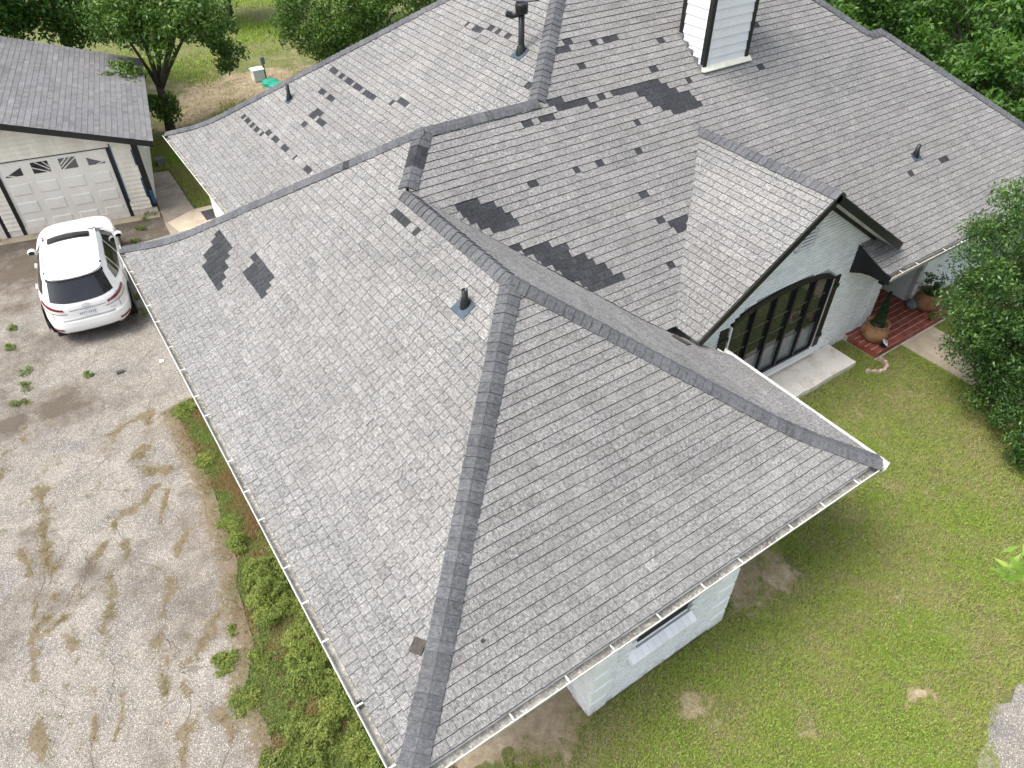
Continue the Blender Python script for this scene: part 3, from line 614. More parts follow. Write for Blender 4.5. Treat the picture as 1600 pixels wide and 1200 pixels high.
# gutters with straps
PROF = [(.0, -.005), (.0, -.115), (.095, -.115), (.112, -.06), (.128, -.02), (.128, .006), (.138, .006), (.138, -.022), (.122, -.064), (.103, -.125), (-.008, -.125), (-.008, -.005)]
def gutter(p0, p1, out, z, trims=(0, 0), label=None, hole=None):
    p0, p1, out = np.array((*p0, z), float), np.array((*p1, z), float), np.array((*out, 0), float); L = np.linalg.norm(p1-p0); d = (p1-p0)/L
    m = MB().prism(PROF, p0, out, np.array((0, 0, 1)), d, L); g = m.build('gutter', 'gutter_white', house)
    if label: g['label'] = label
    segs = [(0.02, L-.02)] if hole is None else [(0.02, hole-.06), (hole+.06, L-.02)]
    b = MB()
    for a, c in segs:
        n = max(2, int((c-a)/.25)); q = np.linspace(a, c, n+1); zz = -.108+.02*fbm(q*2.1, 1.3)
        for k in range(n):
            A = [p0+d*q[k]+out*.002+(0, 0, zz[k]+.008), p0+d*q[k]+out*.098+(0, 0, zz[k]), p0+d*q[k+1]+out*.098+(0, 0, zz[k+1]), p0+d*q[k+1]+out*.002+(0, 0, zz[k+1]+.008)]
            b.poly(A)
    b.build('gutter_debris', 'gutter_inside', g)
    if hole is not None: MB().box(*(np.minimum(p0+d*(hole-.05)+out*.02, p0+d*(hole+.05)+out*.09)+(0, 0, -.112), np.maximum(p0+d*(hole-.05)+out*.02, p0+d*(hole+.05)+out*.09)+(0, 0, -.108))).build('outlet', 'mat_dark', g)
    for q in np.arange(.35, L-.1, .78):
        q += rng.normal(0, .10); c = p0+d*q; a = c+out*-.01-d*.010; e = c+out*.136+d*.010
        MB().box((*np.minimum(a, e)[:2], z-.012), (*np.maximum(a, e)[:2], z-.004)).build('strap', 'gutter_white', g)
    return g
gz = G-.035
gutter((-.012, -.14), (-.012, YA), (-1, 0), gz, label='white gutter along the driveway eave', hole=1.22)
gutter((-.012, .032), (W+.01, .032), (0, -1), gz, label='dirty white gutter along the front eave')
gutter((W+.012, -.10), (W+.012, 3.25), (1, 0), gz-.012, label='white gutter on the right eave of the front wing')
gutter((xF-.012, YA+.1), (xF-.012, YD), (-1, 0), gz, label='leaf filled gutter along the rear left eave')
gutter((12.62, yE-.012), (xR3, yE-.012), (0, -1), gz, label='white gutter with brown leaves over the porch')
m = MB()
for k in range(60):
    a, d = 12.8+rng.random()*.5, rng.random()*.07+.015; c = np.array((a, yE-.02-d, gz-.07+.02*rng.random())); q = rng.random()*6.28
    m.poly([c+np.array((math.cos(q+j*1.57)*.025, math.sin(q+j*1.57)*.015, .012*rng.random())) for j in range(4)])
m.build('dead_leaves', 'wood_dry', house)['kind'] = 'stuff'

# fascia and soffit
m = MB()
for lo, hi in (((.0, .0), (.022, YA)), ((.022, .042), (W-.022, .062)), ((W-.022, .0), (W, 3.3)), ((xF, YA), (xF+.022, YD)), ((12.66, yE), (xR3, yE+.022)), ((xF, YD-.022), (xR2, YD)), ((0.02, YA-.022), (xF, YA)), ((xR2-.022, YB), (xR2, YD-.03)), ((xR3-.022, yE+.03), (xR3, YB)), ((xR2, YB-.022), (xR3-.03, YB))):
    m.box((*lo, G-.16), (*hi, G-.012))
m.build('fascia', 'white_paint', house)
m = MB()
for (a, b), (c, d), z in (((.02, .02), (7.98, 12.7), 0), ((8.0, 3.86), (21.2, 18.4), 0), ((12.68, 3.1), (21.7, 3.855), 0), ((2.41, 12.71), (7.99, 18.4), 0), ((21.21, 3.86), (21.72, 12.0), 0)):
    m.box((a, b, G-.155), (c, d, G-.145))
m.build('soffit', 'soffit', house)

# walls: bricks
def wall_box(name, boxes, mat='mortar_shaded'):
    m = MB()
    for lo, hi in boxes: m.box(lo, hi)
    return m.build(name, mat, house)
bay = wall_box('front_wall', [((2.85, .28, -.1), (3.5, 1.7, 2.395)), ((4.65, .28, -.1), (5.54, 1.7, 2.395)), ((3.5, .28, -.1), (4.65, 1.7, 1.09)), ((3.5, .40, 1.09), (4.65, 1.7, 2.395))])
gab = MB(); gx_ = [7.9, 8.94]; 
def ztop(x): return min(ZG-SG*abs(x-XG)-.10, 9) if x < 13.2 else 2.40
def arch(x): return 2.24+.37*math.sqrt(max(0, 1-((x-10.525)/1.55)**2))
xs = np.unique(np.concatenate([np.arange(7.9, 14.29, .1), [14.29, 9.0, 12.05, XG]]))
for a, b in zip(xs[:-1], xs[1:]):
    za, zb = ztop(a), ztop(b)
    if 9.0-1e-6 <= a and b <= 12.05+1e-6:
        for (p, q, r_, s_) in ((-.1, -.1, .38, .38), (arch(a), arch(b), za, zb)):
            gab.quads([(a, 3.86, p), (b, 3.86, q), (b, 3.86, s_), (a, 3.86, r_)], [(0, 1, 2, 3)])
    else: gab.quads([(a, 3.86, -.1), (b, 3.86, -.1), (b, 3.86, zb), (a, 3.86, za)], [(0, 1, 2, 3)])
gab.box((14.15, 3.862, -.1), (14.29, 5.6, 2.395)); gab = gab.build('gable_wall', 'mortar_shaded', house)
wall_box('house_walls', [((.55, 1.7, -.1), (2.84, 1.9, 2.39)), ((5.56, 1.7, -.1), (7.5, 1.9, 2.39)), ((.55, 1.9, -.1), (.75, 12.3, 2.39)), ((7.3, 1.9, -.1), (7.5, 3.85, 2.39)), ((2.9, 12.3, -.1), (3.1, 18.0, 2.39)), ((.75, 12.1, -.1), (2.9, 12.3, 2.39)), ((3.1, 17.8, -.1), (20.8, 18.0, 2.39)), ((20.8, 12, -.1), (21.0, 18, 2.39)), ((21, 3.8, -.1), (21.2, 11.6, 2.39))], 'white_paint')
pw_ = wall_box('porch_wall', [((15.88, 3.76, -.1), (21.2, 3.9, 2.39))]); pw_['label'] = 'white painted wall right of the porch'
wall_box('porch_side_wall', [((15.87, 3.902, -.1), (16.0, 5.6, 2.39)), ((14.3, 5.6, -.1), (16.0, 5.75, 2.39))], 'grey_paint')
BR = []
def bricks(parent, o, u, n, L, top, skip=lambda s, z: False, q0=False, q1=False):
    o, u, n = np.array(o, float), np.array(u, float), np.array(n, float); ph, bl, bh = .0755, .213, .053
    for i in range(int(5/ph)):
        z = i*ph+.004
        if z > top(0) and z > top(L) and z > top(L*.5): break
        a = -(i % 2)*bl*.5-.003
        while a < L:
            s0, s1 = max(a, 0)+.002, min(a+bl, L)-.002; mid = (s0+s1)/2; a += bl
            if s1-s0 < .03 or z+bh > top(mid) or skip(mid, z+bh/2): continue
            pr = .024+rng.normal(0, .0022); hz = bh; BR.append((parent, o+u*s0+np.array((0, 0, z)), u, n, s1-s0, hz, pr, float(np.clip(rng.normal(.5, .2), 0, 1))))
def quoins(parent, o, u, n, L, zt, ends):
    o, u, n = np.array(o, float), np.array(u, float), np.array(n, float)
    for e in ends:
        for k in range(int(zt/.377)+1):
            z0, z1 = k*.377+.012, min(k*.377+.335, zt); w = .36 if k % 2 else .30
            if z1-z0 < .08: continue
            s0, s1 = (0-.026, w) if e == 0 else (L-w, L+.026); A = o+u*s0+np.array((0, 0, z0)); m = MB(); h = np.array((0, 0, z1-z0)); l = u*(s1-s0)
            F_ = [A+n*.042, A+l+n*.042, A+l+h+n*.042, A+h+n*.042, A-n*.03, A+l-n*.03, A+l+h-n*.03, A+h-n*.03]; m.quads(F_, [(0, 1, 2, 3), (0, 4, 5, 1), (1, 5, 6, 2), (2, 6, 7, 3), (3, 7, 4, 0)], 0, .6); m.build('quoin', 'brick_white', parent, bevel=.006)
skw = lambda s, z: 3.49 < 2.84+s < 4.66 and .90 < z
bricks(bay, (2.84, .28, 0), (1, 0, 0), (0, -1, 0), 2.71, lambda s: 2.39, skw, True, True)
bricks(bay, (2.85, 1.7, 0), (0, -1, 0), (-1, 0, 0), 1.42, lambda s: 2.39, q1=True)
bricks(bay, (5.54, .28, 0), (0, 1, 0), (1, 0, 0), 1.42, lambda s: 2.39, q0=True)
bricks(gab, (7.9, 3.86, 0), (1, 0, 0), (0, -1, 0), 6.4, lambda s: ztop(7.9+s)-.03, lambda s, z: (8.98 < 7.9+s < 12.07 and .30 < z < arch(min(max(7.9+s, 9), 12.05))+.05) or (10.40 < 7.9+s < 10.92 and 3.42 < z < 4.06), q1=True)
bricks(pw_, (15.88, 3.76, 0), (1, 0, 0), (0, -1, 0), 3.2, lambda s: 2.38, q0=True)
quoins(bay, (2.84, .28, 0), (1, 0, 0), (0, -1, 0), 2.71, 2.38, (0, 1)); quoins(bay, (2.85, 1.7, 0), (0, -1, 0), (-1, 0, 0), 1.38, 2.38, (1,)); quoins(bay, (5.54, .32, 0), (0, 1, 0), (1, 0, 0), 1.38, 2.38, (0,))
quoins(gab, (7.9, 3.86, 0), (1, 0, 0), (0, -1, 0), 6.36, 2.38, (1,)); quoins(pw_, (15.9, 3.76, 0), (1, 0, 0), (0, -1, 0), 3, 2.38, (0,))
BR.sort(key=lambda b: np.linalg.norm(b[1]-CAM)+(0 if inview(b[1]) and b[1][2] < 2.1 else 60)); brest = {}
def brick_mesh(m, p, u, n, l, h, pr, t):
    z = np.array((0, 0, h)); A = [p+n*pr, p+u*l+n*pr, p+u*l+z+n*pr, p+z+n*pr]; B = [p-n*.004, p+u*l-n*.004, p+u*l+z-n*.004, p+z-n*.004]
    c = .003; A = [A[0]+u*c+(0, 0, c), A[1]-u*c+(0, 0, c), A[2]-u*c-np.array((0, 0, c)), A[3]+u*c-np.array((0, 0, c))]
    m.quads(A+B, [(0, 1, 2, 3), (0, 4, 5, 1), (1, 5, 6, 2), (2, 6, 7, 3), (3, 7, 4, 0)], 0, t)
for k, (pa, p, u, n, l, h, pr, t) in enumerate(BR):
    if k < 298: m = MB(); brick_mesh(m, p*0, u, n, l, h, pr, t); o = m.build('brick', 'brick_white', pa); o.location = p
    else: brick_mesh(brest.setdefault(pa.name, MB()), p, u, n, l, h, pr, t)
for nm, m in brest.items(): m.build('bricks', 'brick_white', bpy.data.objects[nm])['kind'] = 'stuff'

# front bay window
wnd = MB().box((3.5, .33, 1.10), (4.65, .395, 2.38)).build('front_window', 'black_trim', house)
bx('pane', (3.55, .322, 1.15), (4.60, .328, 2.3), 'pane_matt_black', wnd)
for k in range(11):
    x0 = 3.45+k*.1135; m = MB(); V = [(x0+.002, .33, 1.00), (x0+.1115, .33, 1.00), (x0+.1115, .33, 1.10), (x0+.002, .33, 1.10), (x0+.002, .15, .93), (x0+.1115, .15, .93), (x0+.1115, .145, 1.00), (x0+.002, .145, 1.00)]
    m.quads(V, [(0, 1, 2, 3)[::-1], (4, 5, 6, 7), (7, 6, 2, 3), (0, 1, 5, 4), (0, 4, 7, 3), (1, 2, 6, 5)], 0, rng.random()); m.build('sill_brick', 'brick_white', wnd)

# gable window
gw = MB(); N = 24; ax = np.linspace(9.0, 12.05, N+1)
for a, b in zip(ax[:-1], ax[1:]):
    V = [(a, 3.80, arch(a)+.005), (b, 3.80, arch(b)+.005), (b, 3.80, arch(b)-.11), (a, 3.80, arch(a)-.11), (a, 3.9, arch(a)+.005), (b, 3.9, arch(b)+.005), (b, 3.9, arch(b)-.11), (a, 3.9, arch(a)-.11)]
    gw.quads(V, [(0, 3, 2, 1), (0, 1, 5, 4), (3, 7, 6, 2)])
gw = gw.build('gable_window', 'black_trim', house); bx('bottom_rail', (9.0, 3.80, .41), (12.0, 3.9, .47), 'black_trim', gw); gw['label'] = 'wide arched window of five tall panes'
px = np.linspace(9.03, 12.0, 6)
for k in range(6): bx('mullion', (px[k]-.03, 3.79, .472), (px[k]+.03, 3.9, arch(px[k])-.05), 'black_trim', gw)
for k in range(5):
    a, b = px[k]+.03, px[k+1]-.03; m = MB(); m.poly([(a, 3.852, 1.09), (b, 3.852, 1.09), (b, 3.852, arch(b)-.06), (a, 3.852, arch(a)-.06)]); pn = m.build('pane', 'window_glass', gw)
    m = MB(); m.poly([(a, 3.853, .47), (b, 3.853, .47), (b, 3.853, 1.088), (a, 3.853, 1.088)]); m.build('lower_pane', 'curtain_dim', gw)
    for z in (1.12, 1.5, 1.9):
        if z < arch(a)-.2: bx('muntin', (a, 3.845, z), (b, 3.850, z+.014), 'wood_dry', gw)
bx('backing', (9.0, 3.95, .4), (12.05, 3.96, 2.7), 'mat_dark', gw)
bx('trim', (12.0, 3.79, .41), (12.06, 3.858, 2.25), 'white_paint', gw)
bx('trim', (8.95, 3.79, .41), (9.0, 3.858, 2.26), 'white_paint', gw)
m = MB().box((8.9, 3.72, .30), (12.12, 3.858, .37)).box((8.9, 3.70, .372), (12.12, 3.858, .40)); m.build('sill', 'white_paint', gw)
for x0 in (8.70, 12.075):
    sh = MB()
    for k in range(2): sh.box((x0+k*.115, 3.81, .38), (x0+k*.115+.11, 3.845, 2.26))
    sh = sh.build('shutter', 'black_trim', gw)
    for z in (.62, 1.95): bx('batten', (x0-.01, 3.79, z), (x0+.25, 3.81, z+.09), 'black_trim', sh)

# gable louvre, rakes, end board
lv = MB()
for lo, hi in (((10.43, 3.79, 3.42), (10.46, 3.858, 4.02)), ((10.86, 3.79, 3.42), (10.89, 3.858, 4.02)), ((10.46, 3.79, 3.42), (10.86, 3.858, 3.45)), ((10.46, 3.79, 3.99), (10.86, 3.858, 4.02))): lv.box(lo, hi)
lv = lv.build('gable_vent', 'white_paint', house); lv['label'] = 'louvred vent high in the front gable'; bx('backing', (10.46, 3.850, 3.45), (10.86, 3.855, 3.99), 'mat_dark', lv)
for k in range(7):
    z = 3.46+k*.078; m = MB().prism([(3.80, z), (3.806, z), (3.836, z+.022), (3.83, z+.022)], (10.46, 0, 0), (0, 1, 0), (0, 0, 1), (1, 0, 0), .40); m.build('slat', 'white_paint', lv)
for sx in (-1, 1):
    e = XG-XGL; u = np.array((sx, 0, -SG))/math.hypot(1, SG); w = np.array((SG*sx, 0, 1))/math.hypot(1, SG); L = e*math.hypot(1, SG)-.02
    for nm, prof, mt in (('rake_board', [(0, -.012), (.03, -.012), (.03, -.16), (0, -.16)], 'black_trim'), ('rake_soffit', [(.03, -.135), (.455, -.135), (.455, -.145), (.03, -.145)], 'soffit'), ('frieze_board', [(.455, -.075), (.495, -.075), (.495, -.22), (.455, -.22)], 'black_trim')):
        o_ = np.array((XG, YF, ZG)); MB().prism(prof, o_, np.array((0, 1, 0)), w, u, L).build(nm, mt, house)
m = MB(); zz = lambda y: float(H(y-yE))-.02
for a, b in ((2.96, 3.2), (3.2, 3.4), (3.4, 3.6), (3.6, 3.845)):
    dz = lambda y: 2.34-.16*max(0, (y-3.5)/.35)
    za, zb = (zz(max(a, yE)), zz(b)); V = [(x, y, z) for x in (12.62, 12.655) for y, z in ((a, dz(a)), (b, dz(b)), (b, zb), (a, za))]
    m.quads(V, [(0, 3, 2, 1), (4, 5, 6, 7), (3, 7, 6, 2), (0, 1, 5, 4), (0, 4, 7, 3), (1, 2, 6, 5)])
m.build('end_board', 'black_trim', house)

# chimney
ch = empty('chimney', (11.96, 8.07, 5.5), 0, house); ch['label'] = 'white lap sided chimney with black corner boards'
cx0, cx1, cy0, cy1, cz1 = 11.32, 12.60, 7.70, 8.45, 8.3
core = MB().box((cx0+.02, cy0+.02, 5.0), (cx1-.02, cy1-.02, cz1)).build('core', 'siding_white', ch)
for (o_, u, n, L) in (((cx0, cy0), (1, 0), (0, -1), cx1-cx0), ((cx0, cy1), (0, -1), (-1, 0), cy1-cy0), ((cx1, cy0), (0, 1), (1, 0), cy1-cy0), ((cx1, cy1), (-1, 0), (0, 1), cx1-cx0)):
    for k in range(17):
        z = 5.2+k*.185; MB().prism([(-.02, 0), (.024, 0), (.006, .195), (-.02, .195)], np.array((*o_, z))+np.array((*u, 0))*.05, np.array((*n, 0)), np.array((0, 0, 1)), np.array((*u, 0)), L-.10).build('board', 'siding_white', ch)
for x, y in ((cx0, cy0), (cx1, cy0), (cx0, cy1), (cx1, cy1)):
    bx('corner_board', (x-.035 if x == cx0 else x-.065, y-.035 if y == cy0 else y-.065, 5.0), (x+.065 if x == cx0 else x+.035, y+.065 if y == cy0 else y+.035, cz1), 'black_trim', ch)
bx('cap', (cx0-.1, cy0-.1, cz1), (cx1+.1, cy1+.1, cz1+.08), 'black_trim', ch)
fz = float(H(cy0-yE)); m = MB(); m.prism([(-.06, .02), (-.05, .04), (.03, .11), (.03, .02)], (cx0-.06, cy0-.05, fz-.02), (0, 1, 0), (0, 0, 1), (1, 0, 0), cx1-cx0+.16); m.build('flashing', 'cream_metal', ch)
for x in (cx0-.055, cx1+.035):
    m = MB()
    for k in range(5):
        y = cy0-.02+k*.165; z = float(H(y-yE)); m.box((x, y, z-.01), (x+.02, y+.165, z+.13))
    m.build('step_flashing', 'stone_grey', ch)

# roof vents
def vent(face, a, d, h, r, label, cap=False, flash=.16):
    s = float(sd_of(d)); c = np.array(face.P(a, s, .012)); e = empty('vent_pipe', tuple(c), 0, house); e['label'] = label
    m = MB(); q = [face.P(a+x, s+y, z) for z in (.012, .022) for x, y in ((-flash, -flash*1.1), (flash, -flash*1.1), (flash, flash*.6), (-flash, flash*.6))]
    m.quads(q, [(0, 3, 2, 1), (4, 5, 6, 7), (0, 1, 5, 4), (1, 2, 6, 5), (2, 3, 7, 6), (3, 0, 4, 7)]); m.build('flashing', 'lead_flash', e)
    MB().lathe([(r*1.9, -.05), (r*1.6, .05), (r*1.1, .13), (r, .14)], c, 16).build('boot', 'black_plastic', e, smooth=True)
    MB().lathe([(r, 0), (r, h), (r*.78, h), (r*.78, h-.12), (0, h-.12)], c, 16).build('pipe', 'black_plastic', e, smooth=True)
    if cap:
        MB().lathe([(r*1.05, h-.12), (r*2.0, h-.10), (r*2.1, h+.06), (r*1.9, h+.08), (r*1.5, h+.05), (0, h+.05)], c, 18).build('cap', 'black_plastic', e, smooth=True)
        MB().tube([c+(-.02, 0, h-.1), c+(-.16, .08, h-.14), c+(-.27, .13, h-.10)], .055, 10).build('elbow', 'black_plastic', e)
    return e
vent(F1, 4.30, 3.42, .26, .045, 'short black vent pipe on the driveway slope below the peak')
vent(F2, 14.97, 2.47, .36, .045, 'thin black vent pipe on the rear left slope', flash=.12)
vent(F2, 9.27, 5.42, .80, .06, 'tall black vent pipe with round cap beside the upper hip', True)
vent(F3, 15.8, 1.85, .26, .045, 'small black vent pipe low on the right of the front slope', flash=.13)
s_ = float(sd_of(5.85)); e = MB().prism([(-.16, 0), (.16, 0), (.12, .2), (-.12, .2)], F2.P(12.1, s_, 0), (0, 1, 0), (0, 0, 1), (1, 0, 0), .32).build('box_vent', 'black_plastic', house); e['label'] = 'black box vent near the top of the rear slope'

# ================================================================ PORCH AND SLABS
PT = .17
slab = sheet('window_slab', [(8.2, 3.06), (12.84, 3.06), (12.85, 3.84), (8.2, 3.84)], -.05, .13, 'slab_pale'); tag(slab, 'pale stained concrete slab under the arched window', 'slab')
porch = tag(empty('porch', (14.9, 3.4, 0)), 'red tiled porch platform at the front door', 'porch')
m = MB().box((13.46, 2.97, -.05), (16.32, 3.83, PT-.012)).box((14.305, 3.83, -.05), (15.86, 5.58, PT-.012)); m.build('base', 'rail_tile_grout', porch)
def tile(lo, hi):
    m = MB(); c = np.array(lo); h = np.array(hi)-c; e = .004
    V = [(x*h[0], y*h[1], z*h[2]) for z in (0, 1) for x, y in ((0, 0), (1, 0), (1, 1), (0, 1))]
    m.quads(V, [(4, 5, 6, 7), (0, 1, 5, 4), (1, 2, 6, 5), (2, 3, 7, 6), (3, 0, 4, 7)], 0, float(np.clip(rng.normal(.5, .22), 0, 1))); o = m.build('tile', 'red_tile', porch); o.location = tuple(c)
    o.matrix_parent_inverse = wm(porch).inverted()
ts = .155
for j in range(6):
    for i in range(19):
        x, y = 13.45+i*ts, 2.965+j*ts-.0
        if x > 16.3 or y+ts > 3.9: continue
        tile((x+.009, y+.009, PT-.012), (min(x+ts-.009, 16.32), min(y+ts-.009, 3.845 if x < 14.3 or x > 15.8 else 3.9), PT))
for j in range(10):
    for i in range(10):
        x, y = 14.31+i*ts, 3.90+j*ts
        if x+ts < 15.87: tile((x+.009, y+.009, PT-.012), (x+ts-.009, y+ts-.009, PT))
for i in range(18): tile((13.45+i*ts+.004, 2.948, .03), (13.45+(i+1)*ts-.004, 2.962, PT-.004))
for j in range(5): tile((13.440, 2.965+j*ts+.004, .03), (13.452, 2.965+(j+1)*ts-.004, PT-.004))
bx('footing', (13.42, 2.93, -.05), (16.34, 2.946, .028), 'slab_pale', porch)
bx('door', (14.5, 5.57, PT), (15.5, 5.6, 2.3), 'wood_dry', house)

def pot(c, R, Hh, label):
    e = tag(empty('plant_pot', c), label, 'pot', 'terracotta pots on the porch')
    MB().lathe([(0, 0), (R*.62, 0), (R*.80, Hh*.10), (R*1.0, Hh*.40), (R*.96, Hh*.62), (R*.72, Hh*.84), (R*.70, Hh*.90), (R*.84, Hh*.955), (R*.88, Hh*.985), (R*.84, Hh), (R*.70, Hh*.975), (R*.64, Hh*.88), (R*.70, Hh*.78)], c, 32).build('body', 'terracotta', e, smooth=True)
    MB().lathe([(R*.66, Hh*.80), (0, Hh*.82)], c, 20).build('soil', 'wood_dry', e)
    for q in np.arange(3):
        a = q*2.1+.8; p = np.array(c)+np.array((math.cos(a)*R*.98, math.sin(a)*R*.98, Hh*.55)); MB().tube([p+(0, 0, .05), p+np.array((math.cos(a)*.03, math.sin(a)*.03, .02)), p+(0, 0, -.04)], .014, 8).build('lug', 'terracotta', e, smooth=True)
    return e
pot((13.86, 3.38, PT), .31, .46, 'brown terracotta pot with a clipped cone shrub at the porch corner')
pot((16.02, 3.42, PT), .31, .48, 'reddish terracotta pot with a leafy shrub at the right end of the porch')
e = tag(empty('solar_light', (13.80, 3.04, PT)), 'small solar spotlight with white framed panel at the porch corner', 'solar light')
R_ = Matrix.Rotation(.6, 3, 'Z') @ Matrix.Rotation(.75, 3, 'X'); og = (13.80, 3.04, PT+.13)
MB().box((13.73, 2.97, PT), (13.87, 3.11, PT+.03)).box((13.78, 3.02, PT+.03), (13.82, 3.06, PT+.12)).build('base', 'black_plastic', e)
MB().box((13.715, 2.965, PT+.12), (13.885, 3.115, PT+.145), rot=R_, org=og).build('panel_frame', 'panel_white', e)
MB().box((13.745, 2.99, PT+.1455), (13.855, 3.09, PT+.149), rot=R_, org=og).build('panel', 'panel_blue', e)
m = MB(); V = []
for k in range(7):
    z = k/6; r = .16*math.sin(math.pi*(.18+.72*z))**.7; V.append((r, z*.24))
m.lathe([(0, 0)]+V+[(0, .245)], (15.72, 3.60, PT), 9); o = m.build('garden_ornament', 'stone_grey'); tag(o, 'dark grey stone ornament against the porch wall', 'ornament')
dm_ = bx('doormat', (2.62, 17.9, .052), (3.2, 18.5, .066), 'mat_dark'); tag(dm_, 'dark doormat on the pale step behind the house', 'doormat')
# lantern
e = tag(empty('wall_lantern', (13.95, 3.72, 1.62)), 'black metal lantern on the white wall by the porch', 'lantern')
bx('back_plate', (13.91, 3.815, 1.60), (13.99, 3.838, 1.90), 'black_trim', e)
m = MB().tube([(13.95, 3.82, 1.86), (13.95, 3.76, 1.93), (13.95, 3.68, 1.90)], .012, 8); m.build('arm', 'black_trim', e)
m = MB()
for x in (-.075, .075):
    for y in (-.075, .075): m.tube([(13.95+x*.8, 3.68+y*.8, 1.52), (13.95+x, 3.68+y, 1.80)], .010, 6)
m.box((13.875, 3.605, 1.50), (14.025, 3.755, 1.53)); m.build('cage', 'black_trim', e)
m = MB(); m.lathe([(.13, 1.80), (.10, 1.84), (.04, 1.88), (0, 1.90)], (13.95, 3.68, 0), 4); m.build('hood', 'black_trim', e)
MB().lathe([(.045, 1.54), (.05, 1.7), (.03, 1.78)], (13.95, 3.68, 0), 10).build('glass', 'clear_lens', e)
# scalloped edging
pts = np.array([(13.50, 2.93), (13.53, 2.80), (13.46, 2.68), (13.36, 2.60), (13.22, 2.57), (13.08, 2.60), (12.95, 2.70), (12.86, 2.80)])
for k in range(7):
    a, b = pts[k], pts[k+1]; mid = (a+b)/2; an = math.atan2(*(b-a)[::-1]); L = np.linalg.norm(b-a)
    R_ = Matrix.Rotation(an, 3, 'Z'); prof = [(-L/2+.004, -.04), (L/2-.004, -.04), (L/2-.004, .05), (L*.25, .085), (0, .095), (-L*.25, .085), (-L/2+.004, .05)]
    d = np.array(R_ @ Vector((0, 1, 0))); o = MB().prism(prof, (*(mid-d[:2]*.035), 0), np.array(R_ @ Vector((1, 0, 0))), (0, 0, 1), d, .07).build('edging_block', 'pink_edging')
    tag(o, ['pinkish scalloped edging block touching the porch corner', 'pinkish scalloped edging block second from the porch', 'pinkish scalloped edging block third from the porch', 'pinkish scalloped edging block at the middle of the curve', 'pinkish scalloped edging block fifth from the porch', 'pinkish scalloped edging block next to the last, near the slab', 'pinkish scalloped edging block at the slab end of the curve'][k], 'edging', 'edging blocks round the small bed')
o = bx('shingle_scrap', (-1.14, 12.10, .02), (-.98, 12.20, .045), 'scrap_brown'); o.rotation_euler = (0, 0, 0); tag(o, 'grey shingle scrap lying on the driveway behind the car', 'shingle scrap')
m = MB(); m.poly([(-.26, 11.98, .03), (-.16, 11.96, .04), (-.14, 12.06, .03), (-.22, 12.08, .05)]); tag(m.build('paper_scrap', 'paper'), 'white paper scrap on the driveway by the gutter', 'litter')

# ================================================================ GARAGE
LOCAL[0] = True
gar = tag(empty('garage', (1.57, 19.29, 0), math.radians(-11.25)), 'cream sided garage with low grey gable roof and black trim', 'garage')
# local axes: x to the left is negative, y to the back; wall corner at the origin
GW, GD, OV, SL, EZ = 7.6, 6.4, .52, .30, 2.30
zr = lambda x: EZ+SL*min(OV-x, GW+OV+x) if True else 0
def rz_(x): return EZ+SL*((OV-x) if x > -GW/2 else (x+GW+OV))
wb = MB().box((-GW, .1, -.1), (-.02, .22, 2.42)).box((-.14, .22, -.1), (-.02, GD, 2.42)).box((-GW, .22, -.1), (-GW+.12, GD, 2.42)).box((-GW+.12, GD-.12, -.1), (-.14, GD, 2.42)); wb = wb.build('wall', 'siding_cream', gar)
D1, D0 = -3.49, -.75; DT = 2.13
E0, E1 = -6.75, -4.01
n = 0
for k in range(30):
    z = .22+k*.13
    segs = [(-GW, E0-.1), (E1+.1, D1-.1), (D0+.1, 0)] if z < DT+.02 else [(-GW, 0)]
    for a, b in segs:
        if z > 2.30:                                   # gable boards get shorter upward
            reach = (z+.14-EZ)/SL; a, b = max(a, -GW-OV+reach), min(b, OV-reach)
        if b-a < .1: continue
        MB().prism([(.10, 0), (-.04, 0), (-.034, .012), (-.004, .138), (.10, .138)], (a, 0, z), (0, 1, 0), (0, 0, 1), (1, 0, 0), b-a).build('plank', 'siding_cream', wb)
    if z < 2.3: MB().prism([(-.10, 0), (.03, 0), (.022, .012), (.004, .138), (-.10, .138)], (0, .02, z), (1, 0, 0), (0, 0, 1), (0, 1, 0), GD).build('plank', 'siding_cream', wb)
bx('footing', (-GW, -.005, -.1), (.01, .25, .218), 'slab_pale', gar)
bx('apron', (-GW, -.35, -.1), (.05, -.006, .03), 'walk_tan', gar)
